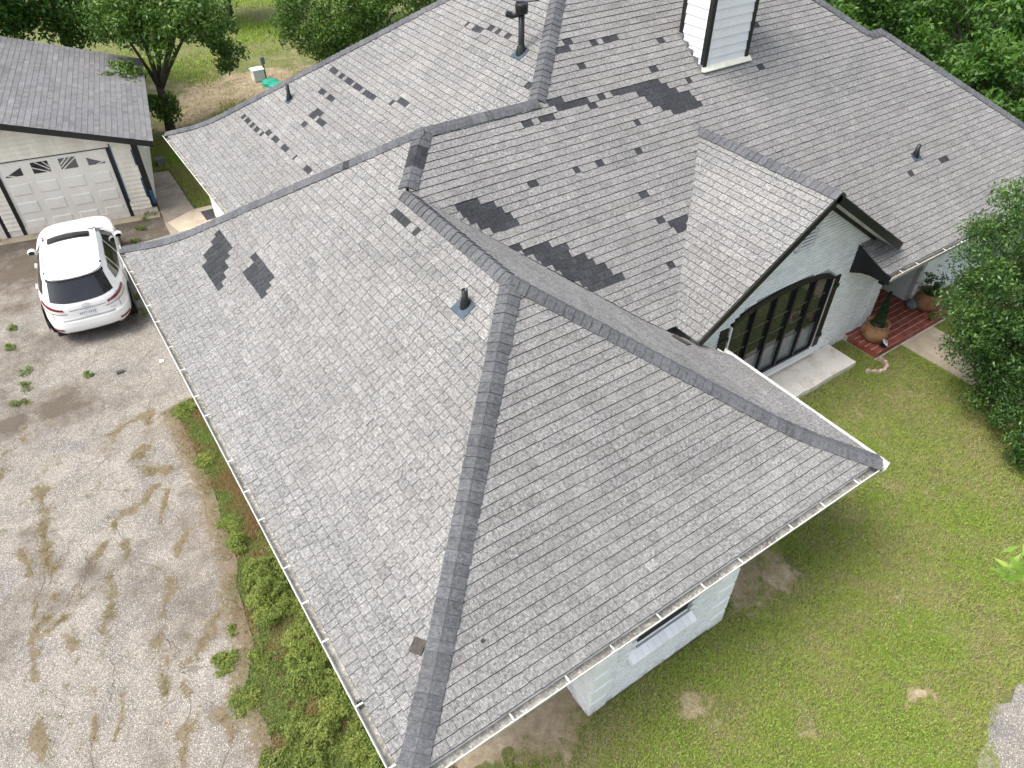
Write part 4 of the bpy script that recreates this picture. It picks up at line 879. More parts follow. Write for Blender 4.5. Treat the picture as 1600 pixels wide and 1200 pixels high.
for nm, a, b in (('garage_door', D1, D0), ('garage_door', E0, E1)):
    d = MB().box((a, .02, 0), (b, .07, DT)).build(nm, 'door_cream', gar)
    w_ = (b-a)/4; h_ = DT/4
    for i in range(4):
        for j in range(3):
            x0, x1, z0, z1 = a+i*w_+.09, a+(i+1)*w_-.09, j*h_+.10, (j+1)*h_-.10
            m = MB(); V = [(x0, .018, z0), (x1, .018, z0), (x1, .018, z1), (x0, .018, z1), (x0+.03, -.004, z0+.03), (x1-.03, -.004, z0+.03), (x1-.03, -.004, z1-.03), (x0+.03, -.004, z1-.03)]
            m.quads(V, [(4, 5, 6, 7), (0, 1, 5, 4), (1, 2, 6, 5), (2, 3, 7, 6), (3, 0, 4, 7)]); m.build('panel', 'door_cream', d)
        x0, x1, z0, z1 = a+i*w_+.13, a+(i+1)*w_-.13, 3*h_+.12, 4*h_-.10; xc = (a+b)/2
        g = MB(); top = lambda x: z1 if 0 < i < 3 else z0+(z1-z0)*max(.12, (1-abs(x-xc)/(b-a)*2.15)*2.0) if abs(x-xc) > .2 else z1
        q = np.linspace(x0, x1, 7); tp = [min(z1, top(x)) for x in q]
        g.poly([(x0, .012, z0)]+[(x1, .012, z0)]+[(x, .012, t) for x, t in zip(q[::-1], tp[::-1])]); g = g.build('window', 'glass_dark', d)
        for fa in (.22, .5, .78) if i in (1, 2) else (.5,):
            dr = np.array(((x0+x1)/2-xc+(fa-.5)*.25, 0, (z1-z0)*(.4+fa))); dr /= np.linalg.norm(dr); o_ = np.array((x0 if xc < x0 else x1, .004, z0+(fa-.3)*.28)) if i in (1, 2) else np.array(((x0+x1)/2-.03*np.sign((x0+x1)/2-xc), .004, z0)); o_ = o_+(dr*.0)
            hit = [t for t in np.linspace(.02, .6, 60) if x0 < (o_+dr*t)[0] < x1 and z0 < (o_+dr*t)[2] < z1]
            if hit: MB().tube([o_+dr*min(hit), o_+dr*max(hit)], .014, 4).build('sash_bar', 'door_cream', g)
    for lo, hi in (((a-.1, -.02, 0), (a-.002, .09, DT+.1)), ((b+.002, -.02, 0), (b+.1, .09, DT+.1)), ((a-.002, -.02, DT+.002), (b+.002, .09, DT+.1))): bx('door_trim', lo, hi, 'black_trim', gar)
bx('corner_board', (-.10, -.055, .22), (.055, .0995, 2.36), 'black_trim', gar)
for lo, hi in (((D0+.102, -.05, 0.5), (D0+.135, -.041, DT+.12)), ((-.145, -.048, .55), (-.102, -.041, 1.15)), ((-.14, -.048, 1.55), (-.102, -.041, 2.0)), ((-.03, -.059, .33), (.055, -.0555, .75))): bx('tape_strip', lo, hi, 'blue_tape', gar)
rf = MB(); xm = -GW/2
for sx in (1, -1):
    xe = OV if sx > 0 else -GW-OV
    rf.quads([(xe, -OV, EZ), (xe, GD+OV, EZ), (xm, GD+OV, EZ+SL*abs(xe-xm)), (xm, -OV, EZ+SL*abs(xe-xm)), (xe, -OV, EZ+.03), (xe, GD+OV, EZ+.03), (xm, GD+OV, EZ+.03+SL*abs(xe-xm)), (xm, -OV, EZ+.03+SL*abs(xe-xm))], [(0, 1, 2, 3), (7, 6, 5, 4), (0, 4, 5, 1), (1, 5, 6, 2), (3, 7, 4, 0)])
rf = rf.build('roof', 'black_trim', gar); tb = MB(); Ls = abs(OV-xm)*math.hypot(1, SL); ca, sa = 1/math.hypot(1, SL), SL/math.hypot(1, SL)
for sx in (1, -1):
    for i in range(int(Ls/EXPO)+1):
        GT = .2; y = -OV-.02-(i % 2)*GT/2-(i % 5)*.03
        while y < GD+OV:
            y0, y1 = max(y+.003, -OV-.02), min(y+GT-.002, GD+OV+.02); y += GT; s0, s1 = i*EXPO-.02, min((i+1)*EXPO+.01, Ls)
            if y1-y0 < .03 or s1 <= s0: continue
            def Q(s, yy, u): xx = OV-s*ca+u*sa; xx = xx if sx > 0 else -GW-xx; return (xx, yy, EZ+.032+s*sa+u*ca)
            L = [Q(s0, y0, .012), Q(s0, y1, .012), Q(s1, y1, .002), Q(s1, y0, .002)]; B = [Q(s0, y0, 0), Q(s0, y1, 0)]; t = float(np.clip(rng.normal(.5, .2), 0, 1)); uo = i*3.3
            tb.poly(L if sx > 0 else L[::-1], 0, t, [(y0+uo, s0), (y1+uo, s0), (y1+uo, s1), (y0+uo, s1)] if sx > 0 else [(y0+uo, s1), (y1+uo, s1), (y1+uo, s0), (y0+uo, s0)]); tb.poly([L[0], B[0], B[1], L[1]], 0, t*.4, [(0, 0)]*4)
tb.build('shingles', 'garage_shingle', rf, uv=True)['kind'] = 'stuff'
for sx in (1, -1):
    u = np.array((-sx, 0, SL)); L_ = abs(OV-xm); xe = OV if sx > 0 else -GW-OV
    MB().prism([(0, .028), (.035, .028), (.035, -.14), (0, -.14)], (xe, -OV-.006, EZ), (0, 1, 0), (0, 0, 1), u, L_-.001).build('rake_board', 'black_trim', rf)
    bx('eave_board', (xe-.03, -OV+.03, EZ-.13), (xe, GD+OV-.01, EZ-.002), 'black_trim', rf)
for y in (-.1, .28):
    f = MB().lathe([(.02, 0), (.075, -.10), (.07, -.12), (0, -.11)], (.30, y, 2.16), 12).box((.27, y-.02, 2.15), (.33, y+.02, 2.28)).build('floodlight', 'panel_white', gar)
LOCAL[0] = False
o = MB().box((2.40, 22.5, .0), (2.62, 22.72, .20)).box((2.385, 22.485, .20), (2.635, 22.735, .225)).build('utility_box', 'stone_grey'); tag(o, 'small grey box on the grass beside the garage wall', 'utility box')
e = tag(empty('meter_box', (8.05, 28.6, 0)), 'white utility box with grey post by the green lids', 'utility box')
bx('cabinet', (7.8, 28.45, 0), (8.25, 28.85, .42), 'box_grey', e); bx('lid', (7.77, 28.42, .42), (8.28, 28.88, .46), 'panel_white', e); MB().tube([(8.36, 28.75, 0), (8.36, 28.75, .75)], .035, 8).box((8.28, 28.70, .55), (8.44, 28.8, .82)).build('post', 'stone_grey', e)
for (x, y), lb in (((8.25, 27.95), 'green round septic lid just right of the white utility box'), ((8.35, 27.45), 'green round septic lid nearest the roof edge')):
    e = tag(empty('septic_lid', (x, y, 0)), lb, 'lid', 'green septic lids in the yard'); MB().lathe([(.34, -.02), (.34, .10), (.30, .13), (.26, .135), (.24, .15), (0, .16)], (x, y, 0), 24).build('cover', 'green_lid', e, smooth=True)
    for k in range(6): a = k*1.047; bx('bolt', (x+.29*math.cos(a)-.018, y+.29*math.sin(a)-.018, .13), (x+.29*math.cos(a)+.018, y+.29*math.sin(a)+.018, .145), 'black_plastic', e)

# ================================================================ CAR (local: +y forward, rear bumper at y = 0, x to the right)
LOCAL[0] = True
car = tag(empty('parked_car', (-1.18, 13.60, .012), math.radians(-7.0)), 'white sport utility vehicle parked on the driveway facing the garage', 'car')
SEC = np.array([  # z, rear y, front y, half width, exponent
 (.26, .16, 4.60, .80, 5.0), (.36, .05, 4.70, .90, 5.5), (.52, .0, 4.76, .935, 5.5), (.66, .015, 4.77, .942, 5.5), (.70, .07, 4.76, .942, 5.5), (.84, .085, 4.72, .942, 5.2), (.96, .10, 4.50, .935, 4.8), (1.04, .125, 3.95, .915, 4.6),
 (1.10, .16, 3.62, .885, 4.5), (1.28, .26, 3.25, .80, 4.5), (1.46, .36, 2.86, .715, 4.4), (1.565, .40, 2.62, .655, 4.2), (1.63, .42, 2.40, .58, 3.8), (1.665, .70, 2.15, .44, 3.2), (1.685, 1.1, 1.9, .22, 2.6)])
def secv(v):
    v = np.clip(v, 0, len(SEC)-1.0001); i = int(v); t = v-i; P = [SEC[max(0, min(len(SEC)-1, i+k))] for k in (-1, 0, 1, 2)]
    c = .5*((2*P[1])+(-P[0]+P[2])*t+(2*P[0]-5*P[1]+4*P[2]-P[3])*t*t+(-P[0]+3*P[1]-3*P[2]+P[3])*t**3)
    return c if i not in (2, 3, 4) else P[1]*(1-t)+P[2]*t
def S(ang, v):
    z, yr, yf, w, n = secv(v); c, s = math.cos(ang), math.sin(ang); yc, a = (yr+yf)/2, (yf-yr)/2
    p = lambda q: math.copysign(abs(q)**(2/n), q); x, y = w*p(s), yc+a*p(c)
    if y < yc: y += .05*(abs(x)/w)**2 if z > .3 else 0        # tail bows
    return np.array((x, y, z))
def vz(z): return float(np.interp(z, SEC[:, 0], np.arange(len(SEC))))
def Sn(ang, v):
    e = 1e-3; t1 = S(ang+e, v)-S(ang-e, v); t2 = S(ang, min(v+e, 13.99))-S(ang, v-e); n = np.cross(t2, t1); n /= np.linalg.norm(n)+1e-12
    c = S(ang, v)-np.array((0, 2.3, .9)); return n if n@c > 0 else -n
def ang_x(x, v, rear=True):                   # angle on the rear edge with given x
    z, yr, yf, w, n = secv(v); s = np.sign(x)*min(abs(x)/w, 1)**(n/2); a = math.asin(np.clip(s, -1, 1)); return math.pi-a if rear else a
def ang_y(y, v, side):
    z, yr, yf, w, n = secv(v); c = (y-(yr+yf)/2)/((yf-yr)/2); c = np.sign(c)*min(abs(c), 1)**(n/2); return side*math.acos(np.clip(c, -1, 1))
NA, NV = 144, 64
m = MB(); AN = np.linspace(0, 2*math.pi, NA, endpoint=False); VV = np.linspace(0, len(SEC)-1, NV)
V = [S(a, v) for v in VV for a in AN]; F = [(i*NA+j, i*NA+(j+1) % NA, (i+1)*NA+(j+1) % NA, (i+1)*NA+j) for i in range(NV-1) for j in range(NA)]+[tuple(range((NV-1)*NA, NV*NA))]
m.quads(V, [f[::-1] for f in F]); body = m.build('body', 'car_white', car, smooth=True)
def patch(name, fn, nu, nv, off, mat, parent=car, thick=True):
    """fn(u, v) -> (angle, section); a fitted panel lying on the body"""
    m = MB(); G_ = [[fn(u, w) for u in np.linspace(0, 1, nu+1)] for w in np.linspace(0, 1, nv+1)]
    V = [S(a, v)+Sn(a, v)*off for row in G_ for a, v in row]; k = nu+1
    F = [(j*k+i, j*k+i+1, (j+1)*k+i+1, (j+1)*k+i) for j in range(nv) for i in range(nu)]; m.quads(V, F)
    return m.build(name, mat, parent, smooth=True)
lerp = lambda a, b, t: a+(b-a)*t
def rear_pt(x0f, x1f, z0f, z1f):
    def fn(u, w):
        z = lerp(z0f(u), z1f(u), w); v = vz(z); return ang_x(lerp(x0f(w), x1f(w), u), v), v
    return fn
patch('rear_window', rear_pt(lambda w: -.66+.09*w, lambda w: .66-.09*w, lambda u: 1.12-.05*(1-(2*u-1)**2), lambda u: 1.52), 20, 10, .006, 'glass_dark')
sp = patch('spoiler', rear_pt(lambda w: -.60, lambda w: .60, lambda u: 1.53, lambda u: 1.60), 16, 4, .10, 'car_white')
patch('spoiler_shadow_gap', rear_pt(lambda w: -.59, lambda w: .59, lambda u: 1.485, lambda u: 1.535), 16, 2, .012, 'black_plastic')
m = MB(); A = [rear_pt(lambda w: -.60, lambda w: .60, lambda u: 1.575, lambda u: 1.61)(u, 0) for u in np.linspace(0, 1, 17)]
top = [S(a, v)+np.array((0, .10, .035)) for a, v in A]; ed = [S(a, v)+np.array((0, -.085+.05*abs(k-8)**2/64, .022)) for k, (a, v) in enumerate(A)]; lw = [p-np.array((0, -.02, .035)) for p in ed]; un = [S(a, v)+np.array((0, .03, -.03)) for a, v in A]
for r1, r2 in ((top, ed), (ed, lw), (lw, un)):
    for k in range(16): m.quads([r1[k], r1[k+1], r2[k+1], r2[k]], [(0, 1, 2, 3)])
m.build('spoiler_lip', 'car_white', car, smooth=True); bpy.data.objects.remove(sp)
for sd in (-1, 1):
    def side(y0, y1, z0, z1):
        def fn(u, w): z = lerp(z0(u), z1(u), w); v = vz(z); return ang_y(lerp(y0(w), y1(w), u), v, sd), v
        return fn
    patch('side_window', side(lambda w: 2.05-.04*w, lambda w: 3.10-.42*w, lambda u: 1.09, lambda u: 1.50-.10*max(0, u-.55)), 10, 6, .006, 'glass_dark')
    patch('side_window', side(lambda w: 1.12, lambda w: 1.97-.02*w, lambda u: 1.10, lambda u: 1.505), 8, 6, .006, 'glass_dark')
    patch('quarter_window', side(lambda w: .55+.16*w, lambda w: 1.06, lambda u: 1.14+.06*(1-u), lambda u: 1.44+.05*u), 6, 5, .006, 'glass_dark')
    for y0 in (2.35, 1.3): 
        q = [S(ang_y(y0+k*.05, vz(.97), sd), vz(.97))+np.array((sd*.03, 0, 0)) for k in range(5)]; MB().tube(q, .016, 8).build('door_handle', 'car_white', car, smooth=True)
    for y0 in (2.01, 1.09):
        q = [S(ang_y(y0, vz(z), sd), vz(z))+np.array((sd*.002, 0, 0)) for z in np.linspace(.42, 1.05, 10)]; MB().tube(q, .006, 4).build('door_seam', 'black_trim', car)
    # mirror
    c = np.array((sd*1.0, 2.98, 1.08)); V = []
    mr = MB(); prof = [(.0, .11), (.055, .09), (.078, .02), (.076, -.05), (.06, -.078), (0, -.080)]
    pts = []; kk = 14
    for r, yy in prof: pts += [c+np.array((r*1.25*math.cos(a), yy, r*.85*math.sin(a))) for a in np.linspace(0, 2*math.pi, kk, endpoint=False)]
    mr.quads(pts, [(i*kk+j, i*kk+(j+1) % kk, (i+1)*kk+(j+1) % kk, (i+1)*kk+j) for i in range(5) for j in range(kk)]); mr.tube([c-(sd*.03, 0, .05), c-(sd*.16, 0, .07)], .03, 8); mr = mr.build('mirror', 'car_white', car, smooth=True)
    m = MB(); m.poly([c+np.array((.072*math.cos(a), -.082, .05*math.sin(a))) for a in np.linspace(0, 2*math.pi, 16, endpoint=False)]); m.build('mirror_glass', 'glass_dark', mr)
    # roof rail
    q = [np.array((sd*(.60-.02*abs(k-4)/4), .75+k*.215, 1.645+(.025 if 0 < k < 8 else -.01)-.0022*(k-4)**2)) for k in range(9)]; MB().tube(q, .018, 8).build('roof_rail', 'chrome' if False else 'white_paint', car, smooth=True)
    for k in (0, 8): MB().tube([q[k]-(0, .03, .012), q[k]+(0, .03, .006)], .024, 8).build('rail_foot', 'black_plastic', car)
    # tail lamp: wraps the corner
    def tl(z0, z1, i0, o1):
        def fn(u, w):
            v = vz(lerp(z0(u), z1(u), w)); a0 = ang_x(sd*i0, v); a1 = ang_y(o1, v, sd); return lerp(a0 % (2*math.pi), a1 % (2*math.pi), u), v
        return fn
    L1 = patch('tail_light', tl(lambda u: .905+.10*u, lambda u: .945+.125*u, .46, .55), 14, 4, .010, 'red_lens')
    patch('white_lens', tl(lambda u: .845+.085*u, lambda u: .90+.10*u, .46, .55), 14, 3, .010, 'clear_lens', L1); patch('dark_edge', tl(lambda u: .832+.075*u, lambda u: .845+.085*u, .40, .55), 14, 1, .008, 'black_plastic', L1)
    patch('dark_edge', tl(lambda u: .945+.125*u, lambda u: .956+.13*u, .46, .55), 14, 1, .009, 'black_plastic', L1)
    patch('reflector', rear_pt(lambda w: sd*.60, lambda w: sd*.82, lambda u: .44, lambda u: .49), 8, 2, .010, 'red_lens')
    # hatch seam
    q = [S(ang_x(sd*.70, vz(z)), vz(z))+np.array((0, -.004, 0)) for z in np.linspace(.71, 1.06, 10)]; MB().tube(q, .005, 4).build('hatch_seam', 'black_trim', car)
    for yw in (.93, 3.67):
        w = empty('wheel', (sd*.80, yw, .36), 0, car); rd = .36
        LOCAL[0] = True
        def ring(prof, nm, mt):
            m = MB(); V = []; k = 28
            for r, x in prof: V += [(sd*x, r*math.cos(a), r*math.sin(a)) for a in np.linspace(0, 2*math.pi, k, endpoint=False)]
            m.quads(V, [(i*k+j, i*k+(j+1) % k, (i+1)*k+(j+1) % k, (i+1)*k+j) for i in range(len(prof)-1) for j in range(k)]); return m.build(nm, mt, w, smooth=True)
        ring([(.24, -.11), (.34, -.12), (.36, -.09), (.36, .09), (.34, .125), (.25, .13), (.24, .11)], 'tyre', 'rubber'); ring([(.24, .11), (.22, .07), (.08, .06), (.05, .09), (0, .09)], 'rim', 'rim')
        # arch
        m = MB(); k = 20
        V = [(sd*(.935), yw+.40*math.cos(a), .36+.40*math.sin(a)) for a in np.linspace(0, math.pi, k)]+[(sd*(.945), yw+.45*math.cos(a), .36+.45*math.sin(a)) for a in np.linspace(0, math.pi, k)]; m.quads(V, [(j, j+1, k+j+1, k+j) for j in range(k-1)])
        m.poly([(sd*.9445, yw+.41*math.cos(a), .36+.41*math.sin(a)) for a in np.linspace(-.25, math.pi+.25, 24)]); m.build('wheel_arch', 'black_plastic', car)
patch('windshield', lambda u, w: ((lambda v: (lerp(ang_x(-.70+.08*w, v, False), ang_x(.70-.08*w, v, False), u), v))(vz(lerp(1.12, 1.55, w)))), 16, 8, .006, 'glass_dark')
zt = lambda x, y: float(np.interp(abs(x), [0, .22, .44, .58, .655], [1.69, 1.683, 1.662, 1.628, 1.57]))-.010*((y-1.6)/.7)**2
m = MB(); gx2, gy2 = np.linspace(-.46, .46, 13), np.linspace(2.02, 2.36, 5); V = [(x, y-.05*(x/.46)**2, 0) for y in gy2 for x in gx2]
m.quads([(x, y, .014+S(0, 0)[2]*0+float(np.interp(y, [1.9, 2.15, 2.40, 2.62], [1.690, 1.672, 1.640, 1.575]))-.03*(x/.46)**2+.012) for x, y, _ in V], [(j*13+i, j*13+i+1, (j+1)*13+i+1, (j+1)*13+i) for j in range(4) for i in range(12)]); m.build('sunroof', 'glass_dark', car, smooth=True)
m = MB(); m.prism([(0, 0), (.13, .0), (.09, .05), (.055, .055)], (-.02, .70, 1.66), (0, 1, 0), (0, 0, 1), (1, 0, 0), .04); m.build('antenna_fin', 'car_white', car)
patch('bumper_step', rear_pt(lambda w: -.56, lambda w: .56, lambda u: .672, lambda u: .696), 14, 3, .012, 'car_grey')
patch('lower_valance', rear_pt(lambda w: -.62+.1*w, lambda w: .62-.1*w, lambda u: .27, lambda u: .37+.02*(2*u-1)**2), 14, 3, .012, 'black_plastic')
patch('trim_bar', rear_pt(lambda w: -.34, lambda w: .42, lambda u: .895, lambda u: .915), 12, 2, .016, 'chrome')
pl = patch('license_plate', rear_pt(lambda w: -.155, lambda w: .155, lambda u: .745, lambda u: .885), 4, 3, .012, 'panel_white')
def text(body, size, loc, rot, mat, parent, nm, ext=.001):
    cu = bpy.data.curves.new(nm, 'FONT'); cu.body = body; cu.size = size; cu.align_x = 'CENTER'; cu.align_y = 'CENTER'; cu.extrude = ext; cu.materials.append(M[mat])
    t = bpy.data.objects.new(nm, cu); COL.objects.link(t); bpy.context.view_layer.update()
    me = bpy.data.meshes.new_from_object(t.evaluated_get(bpy.context.evaluated_depsgraph_get())); bpy.data.objects.remove(t)
    o = link(bpy.data.objects.new(nm, me), parent); o.location = loc; o.rotation_euler = rot; return o
pc = S(math.pi, vz(.80)); tilt = math.atan2(S(math.pi, vz(.88))[1]-S(math.pi, vz(.75))[1], .13)
text('WTT-5723', .075, (0, pc[1]-.020, .803), (math.pi/2-tilt, 0, 0), 'black_plastic', pl, 'plate_number', .0005); text('TEXAS', .024, (0, S(math.pi, vz(.862))[1]-.018, .865), (math.pi/2-tilt, 0, 0), 'black_plastic', pl, 'plate_state', .0005)
ec = np.array((.02, S(math.pi, vz(.975))[1]-.016, .975)); m = MB(); t2 = .35
ring_ = [(ec+np.array((.075*math.cos(a), .050*math.sin(a)*math.sin(t2), .050*math.sin(a)*math.cos(t2)))) for a in np.linspace(0, 2*math.pi, 25)]
m.tube(ring_, .006, 6, cap=False); m.tube([ec+np.array(p) for p in ((.03, 0.012, .036), (-.03, -.008, -.02), (.055, -.008, -.026))], .006, 6); m.build('emblem', 'chrome', car)
text('RX350', .042, (.55, S(ang_x(.55, vz(.76)), vz(.76))[1]-.014, .765), (math.pi/2-tilt, 0, .08), 'chrome', car, 'model_badge', .002)
MB().box((-.8, .3, .2), (.8, 4.5, .30)).build('underbody', 'black_plastic', car)
LOCAL[0] = False

# ================================================================ PLANTS
def leaf_mesh(C, size, up=.5, asp=.42, r=rng):
    """one folded leaf (2 triangles sharing a fold, as a quad) at each point"""
    n = len(C); d = r.normal(size=(n, 3)); d[:, 2] -= .15; d /= np.linalg.norm(d, axis=1)[:, None]
    nn = r.normal(size=(n, 3)); nn[:, 2] += up*3; nn -= (nn*d).sum(1)[:, None]*d; nn /= np.linalg.norm(nn, axis=1)[:, None]; s = np.cross(d, nn)
    L = (size*(.7+.6*r.random(n)))[:, None]; w = L*asp
    V = np.stack([C-d*L*.5, C+s*w*.5+nn*L*.06, C+d*L*.5, C-s*w*.5+nn*L*.06], 1).reshape(-1, 3)
    return V, np.arange(4*n).reshape(n, 4)
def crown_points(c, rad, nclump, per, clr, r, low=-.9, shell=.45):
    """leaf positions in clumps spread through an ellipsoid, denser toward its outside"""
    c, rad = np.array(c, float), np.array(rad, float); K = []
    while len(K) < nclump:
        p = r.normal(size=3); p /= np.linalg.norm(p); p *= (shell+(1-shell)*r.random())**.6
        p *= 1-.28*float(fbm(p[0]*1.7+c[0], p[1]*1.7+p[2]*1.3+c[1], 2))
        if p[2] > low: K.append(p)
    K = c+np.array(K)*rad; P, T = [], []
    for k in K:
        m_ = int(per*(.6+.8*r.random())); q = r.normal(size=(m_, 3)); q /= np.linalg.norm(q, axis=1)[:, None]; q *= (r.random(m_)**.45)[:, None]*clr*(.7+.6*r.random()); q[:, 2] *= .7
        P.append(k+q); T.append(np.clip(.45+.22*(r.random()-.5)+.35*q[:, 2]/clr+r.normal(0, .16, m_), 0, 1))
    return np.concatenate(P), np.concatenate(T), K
def tree(name, label, cat, base, height, rad, cz, nclump, per, clr, leaf, mat, seed, group=None, trunk_r=.16, fork=.35, extra=(), nl=7, low=-.9, asp=.45, shell=.45, shift=0.):
    r = np.random.default_rng(seed); e = tag(empty(name, (*base, 0)), label, cat, group); c = (base[0]+shift+r.normal(0, .1), base[1]+r.normal(0, .1), cz)
    P, T, K = crown_points(c, rad, nclump, per, clr, r, low, shell)
    for ec, er, en in extra:
        p, t, k = crown_points(ec, er, en, per, clr*.8, r); P, T = np.concatenate([P, p]), np.concatenate([T, t])
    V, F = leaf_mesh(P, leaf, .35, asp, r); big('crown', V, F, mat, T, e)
    m = MB(); zf = height*fork; b = np.array((*base, 0.)); f = b+np.array((r.normal(0, .12), r.normal(0, .12), zf))
    m.tube([b-(0, 0, .1), b*.7+f*.3, b*.3+f*.7, f], [trunk_r*1.35, trunk_r, trunk_r*.9, trunk_r*.85], 9)
    for k in K[r.choice(len(K), min(nl, len(K)), False)]:
        mid = f*.5+k*.5+np.array((0, 0, .12*height*.3)); m.tube([f-(0, 0, .1), f*.6+mid*.4, mid, k], [trunk_r*.62, trunk_r*.45, trunk_r*.28, trunk_r*.1], 6)
    m.build('trunk', 'bark', e, smooth=True); return e
tree('yard_tree', 'broad green tree with dark forked trunk between garage and house', 'tree', (3.55, 25.3), 5.2, (2.35, 2.2, 1.6), 3.6, 120, 150, .46, .15, 'leaf_oak', 11, trunk_r=.15, fork=.30, extra=(((3.5, 25.2, .95), (.5, .45, .45), 9), ((2.3, 24.4, 2.3), (.9, .7, .45), 9), ((6.1, 25.2, 2.2), (.7, .7, .6), 8)), low=-.5, shell=.35, shift=.85, nl=10)
tree('shade_tree', 'dark tree behind the garage at the far left', 'tree', (-1.6, 29.5), 7, (3.0, 2.6, 2.9), 4.3, 130, 150, .7, .20, 'leaf_forest', 12, 'trees behind the garage', .2)
tree('shade_tree', 'dark leafy tree behind the garage roof, right of the far left one', 'tree', (1.7, 31.2), 6.5, (2.3, 2.3, 2.6), 3.9, 100, 150, .65, .19, 'leaf_forest', 13, 'trees behind the garage', .18)
tree('yard_tree', 'rounded yellow-green tree beyond the rear roof edge, nearest the green lids', 'tree', (11.0, 27.6), 4.6, (2.6, 2.2, 1.9), 2.2, 120, 160, .55, .14, 'leaf_oak', 14, 'trees beyond the rear roof edge', .16)
tree('yard_tree', 'green tree showing dark branches beyond the rear roof edge, right of the rounded one', 'tree', (15.2, 26.6), 5.4, (2.6, 2.4, 2.2), 2.9, 110, 150, .6, .15, 'leaf_oak', 15, 'trees beyond the rear roof edge', .16)
tree('yard_tree', 'distant dark tree top at the upper edge between the yard trees', 'tree', (9.8, 37.5), 6, (2.6, 2.4, 2.2), 3.0, 80, 120, .7, .2, 'leaf_forest', 16, 'trees beyond the rear roof edge', .16)
tree('yard_tree', 'green tree behind the rounded one at the top edge', 'tree', (15.0, 33.0), 6, (3.2, 2.6, 2.4), 2.6, 90, 130, .7, .18, 'leaf_oak', 17, 'trees beyond the rear roof edge', .16)
WOODS = [(24.6, 13.6, 5.6, 2.3, 'woodland tree nearest the upper bend of the right roof edge'), (27.6, 10.0, 6.4, 2.7, 'bright leaved woodland tree beside the right roof edge'), (24.4, 7.4, 4.6, 2.0, 'low woodland tree nearest the lower right roof edge'), (31.0, 14.6, 7.6, 3.0, 'tall dark woodland tree behind the bright leaved one'), (28.6, 17.6, 6.8, 2.8, 'woodland tree at the top edge above the roof bend'), (33.5, 9.2, 7.2, 3.0, 'woodland tree at the far upper right corner'), (28.4, 5.0, 5.2, 2.4, 'woodland tree at the right border behind the roof'), (37.0, 18.0, 8.5, 3.4, 'far woodland tree at the top right'), (34.0, 22.0, 8.0, 3.2, 'far woodland tree at the top edge right of the chimney'), (24.2, 18.6, 5.4, 2.3, 'woodland tree at the top edge just behind the roof ridge')]
for k, (x, y, h, rd, lb) in enumerate(WOODS):
    tree('woodland_tree', lb, 'tree', (x, y), h, (rd, rd, h*.43), h*.50, 105, 125, .62, .19 if k < 4 else .21, 'leaf_forest', 30+k, 'trees of the wood on the right', .16)
# undergrowth below the wood
r = np.random.default_rng(5); n = 14000; P = np.stack([21.9+r.random(n)**1.3*16, 1+r.random(n)*24, np.zeros(n)], 1); P[:, 2] = .1+1.5*fbm(P[:, 0]*.6, P[:, 1]*.6)*r.random(n)
P = P[(P[:, 0] > 22.6) | (P[:, 1] > 20)]
V, F = leaf_mesh(P, .22, .5, .5, r); tag(big('undergrowth', V, F, 'leaf_forest', np.clip(r.normal(.4, .2, len(P)), 0, 1)), 'tangled green undergrowth at the foot of the wood', 'undergrowth', kind='stuff')
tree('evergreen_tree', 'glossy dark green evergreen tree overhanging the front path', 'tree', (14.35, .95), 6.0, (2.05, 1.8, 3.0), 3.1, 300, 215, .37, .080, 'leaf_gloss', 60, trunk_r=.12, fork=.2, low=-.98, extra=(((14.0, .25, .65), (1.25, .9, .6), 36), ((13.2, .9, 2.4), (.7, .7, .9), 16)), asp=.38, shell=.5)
tree('evergreen_shrub', 'low glossy shrub on the lawn edge in front of the evergreen tree', 'shrub', (13.25, -.75), 1.6, (.95, .75, .7), .7, 60, 170, .28, .078, 'leaf_gloss', 61, trunk_r=.05, fork=.2, asp=.38)
# tall tree out of frame on the right, one branch tip reaching into view
e = tag(empty('overhanging_tree', (7.6, -6.2, 0)), 'bright green long leaved branch tip at the right border', 'tree'); r = np.random.default_rng(70)
m = MB().tube([(7.6, -6.2, -.1), (7.5, -6.1, 3), (7.1, -5.6, 6.4), (6.2, -4.6, 7.6)], [.2, .17, .12, .07], 10).tube([(6.2, -4.6, 7.6), (5.0, -3.6, 7.5), (4.0, -3.0, 7.3), (3.15, -2.66, 7.02)], [.06, .035, .018, .006], 7); m.build('trunk', 'bark', e, smooth=True)
C_ = np.concatenate([np.array((3.15, -2.66, 7.0))+r.normal(0, 1, (26, 3))*np.array((.05, .05, .08)), np.array((3.36, -2.72, 7.05))+r.normal(0, 1, (30, 3))*np.array((.10, .08, .12)), np.array((4.3, -3.2, 7.3))+r.normal(0, .4, (60, 3))*np.array((1, .6, .5)), np.array((6, -4.5, 7.9))+r.normal(0, .7, (200, 3))])
V, F = leaf_mesh(C_, .125, .5, .26, r); big('crown', V, F, 'leaf_light', np.clip(r.normal(.5, .2, len(F)), 0, 1), e)
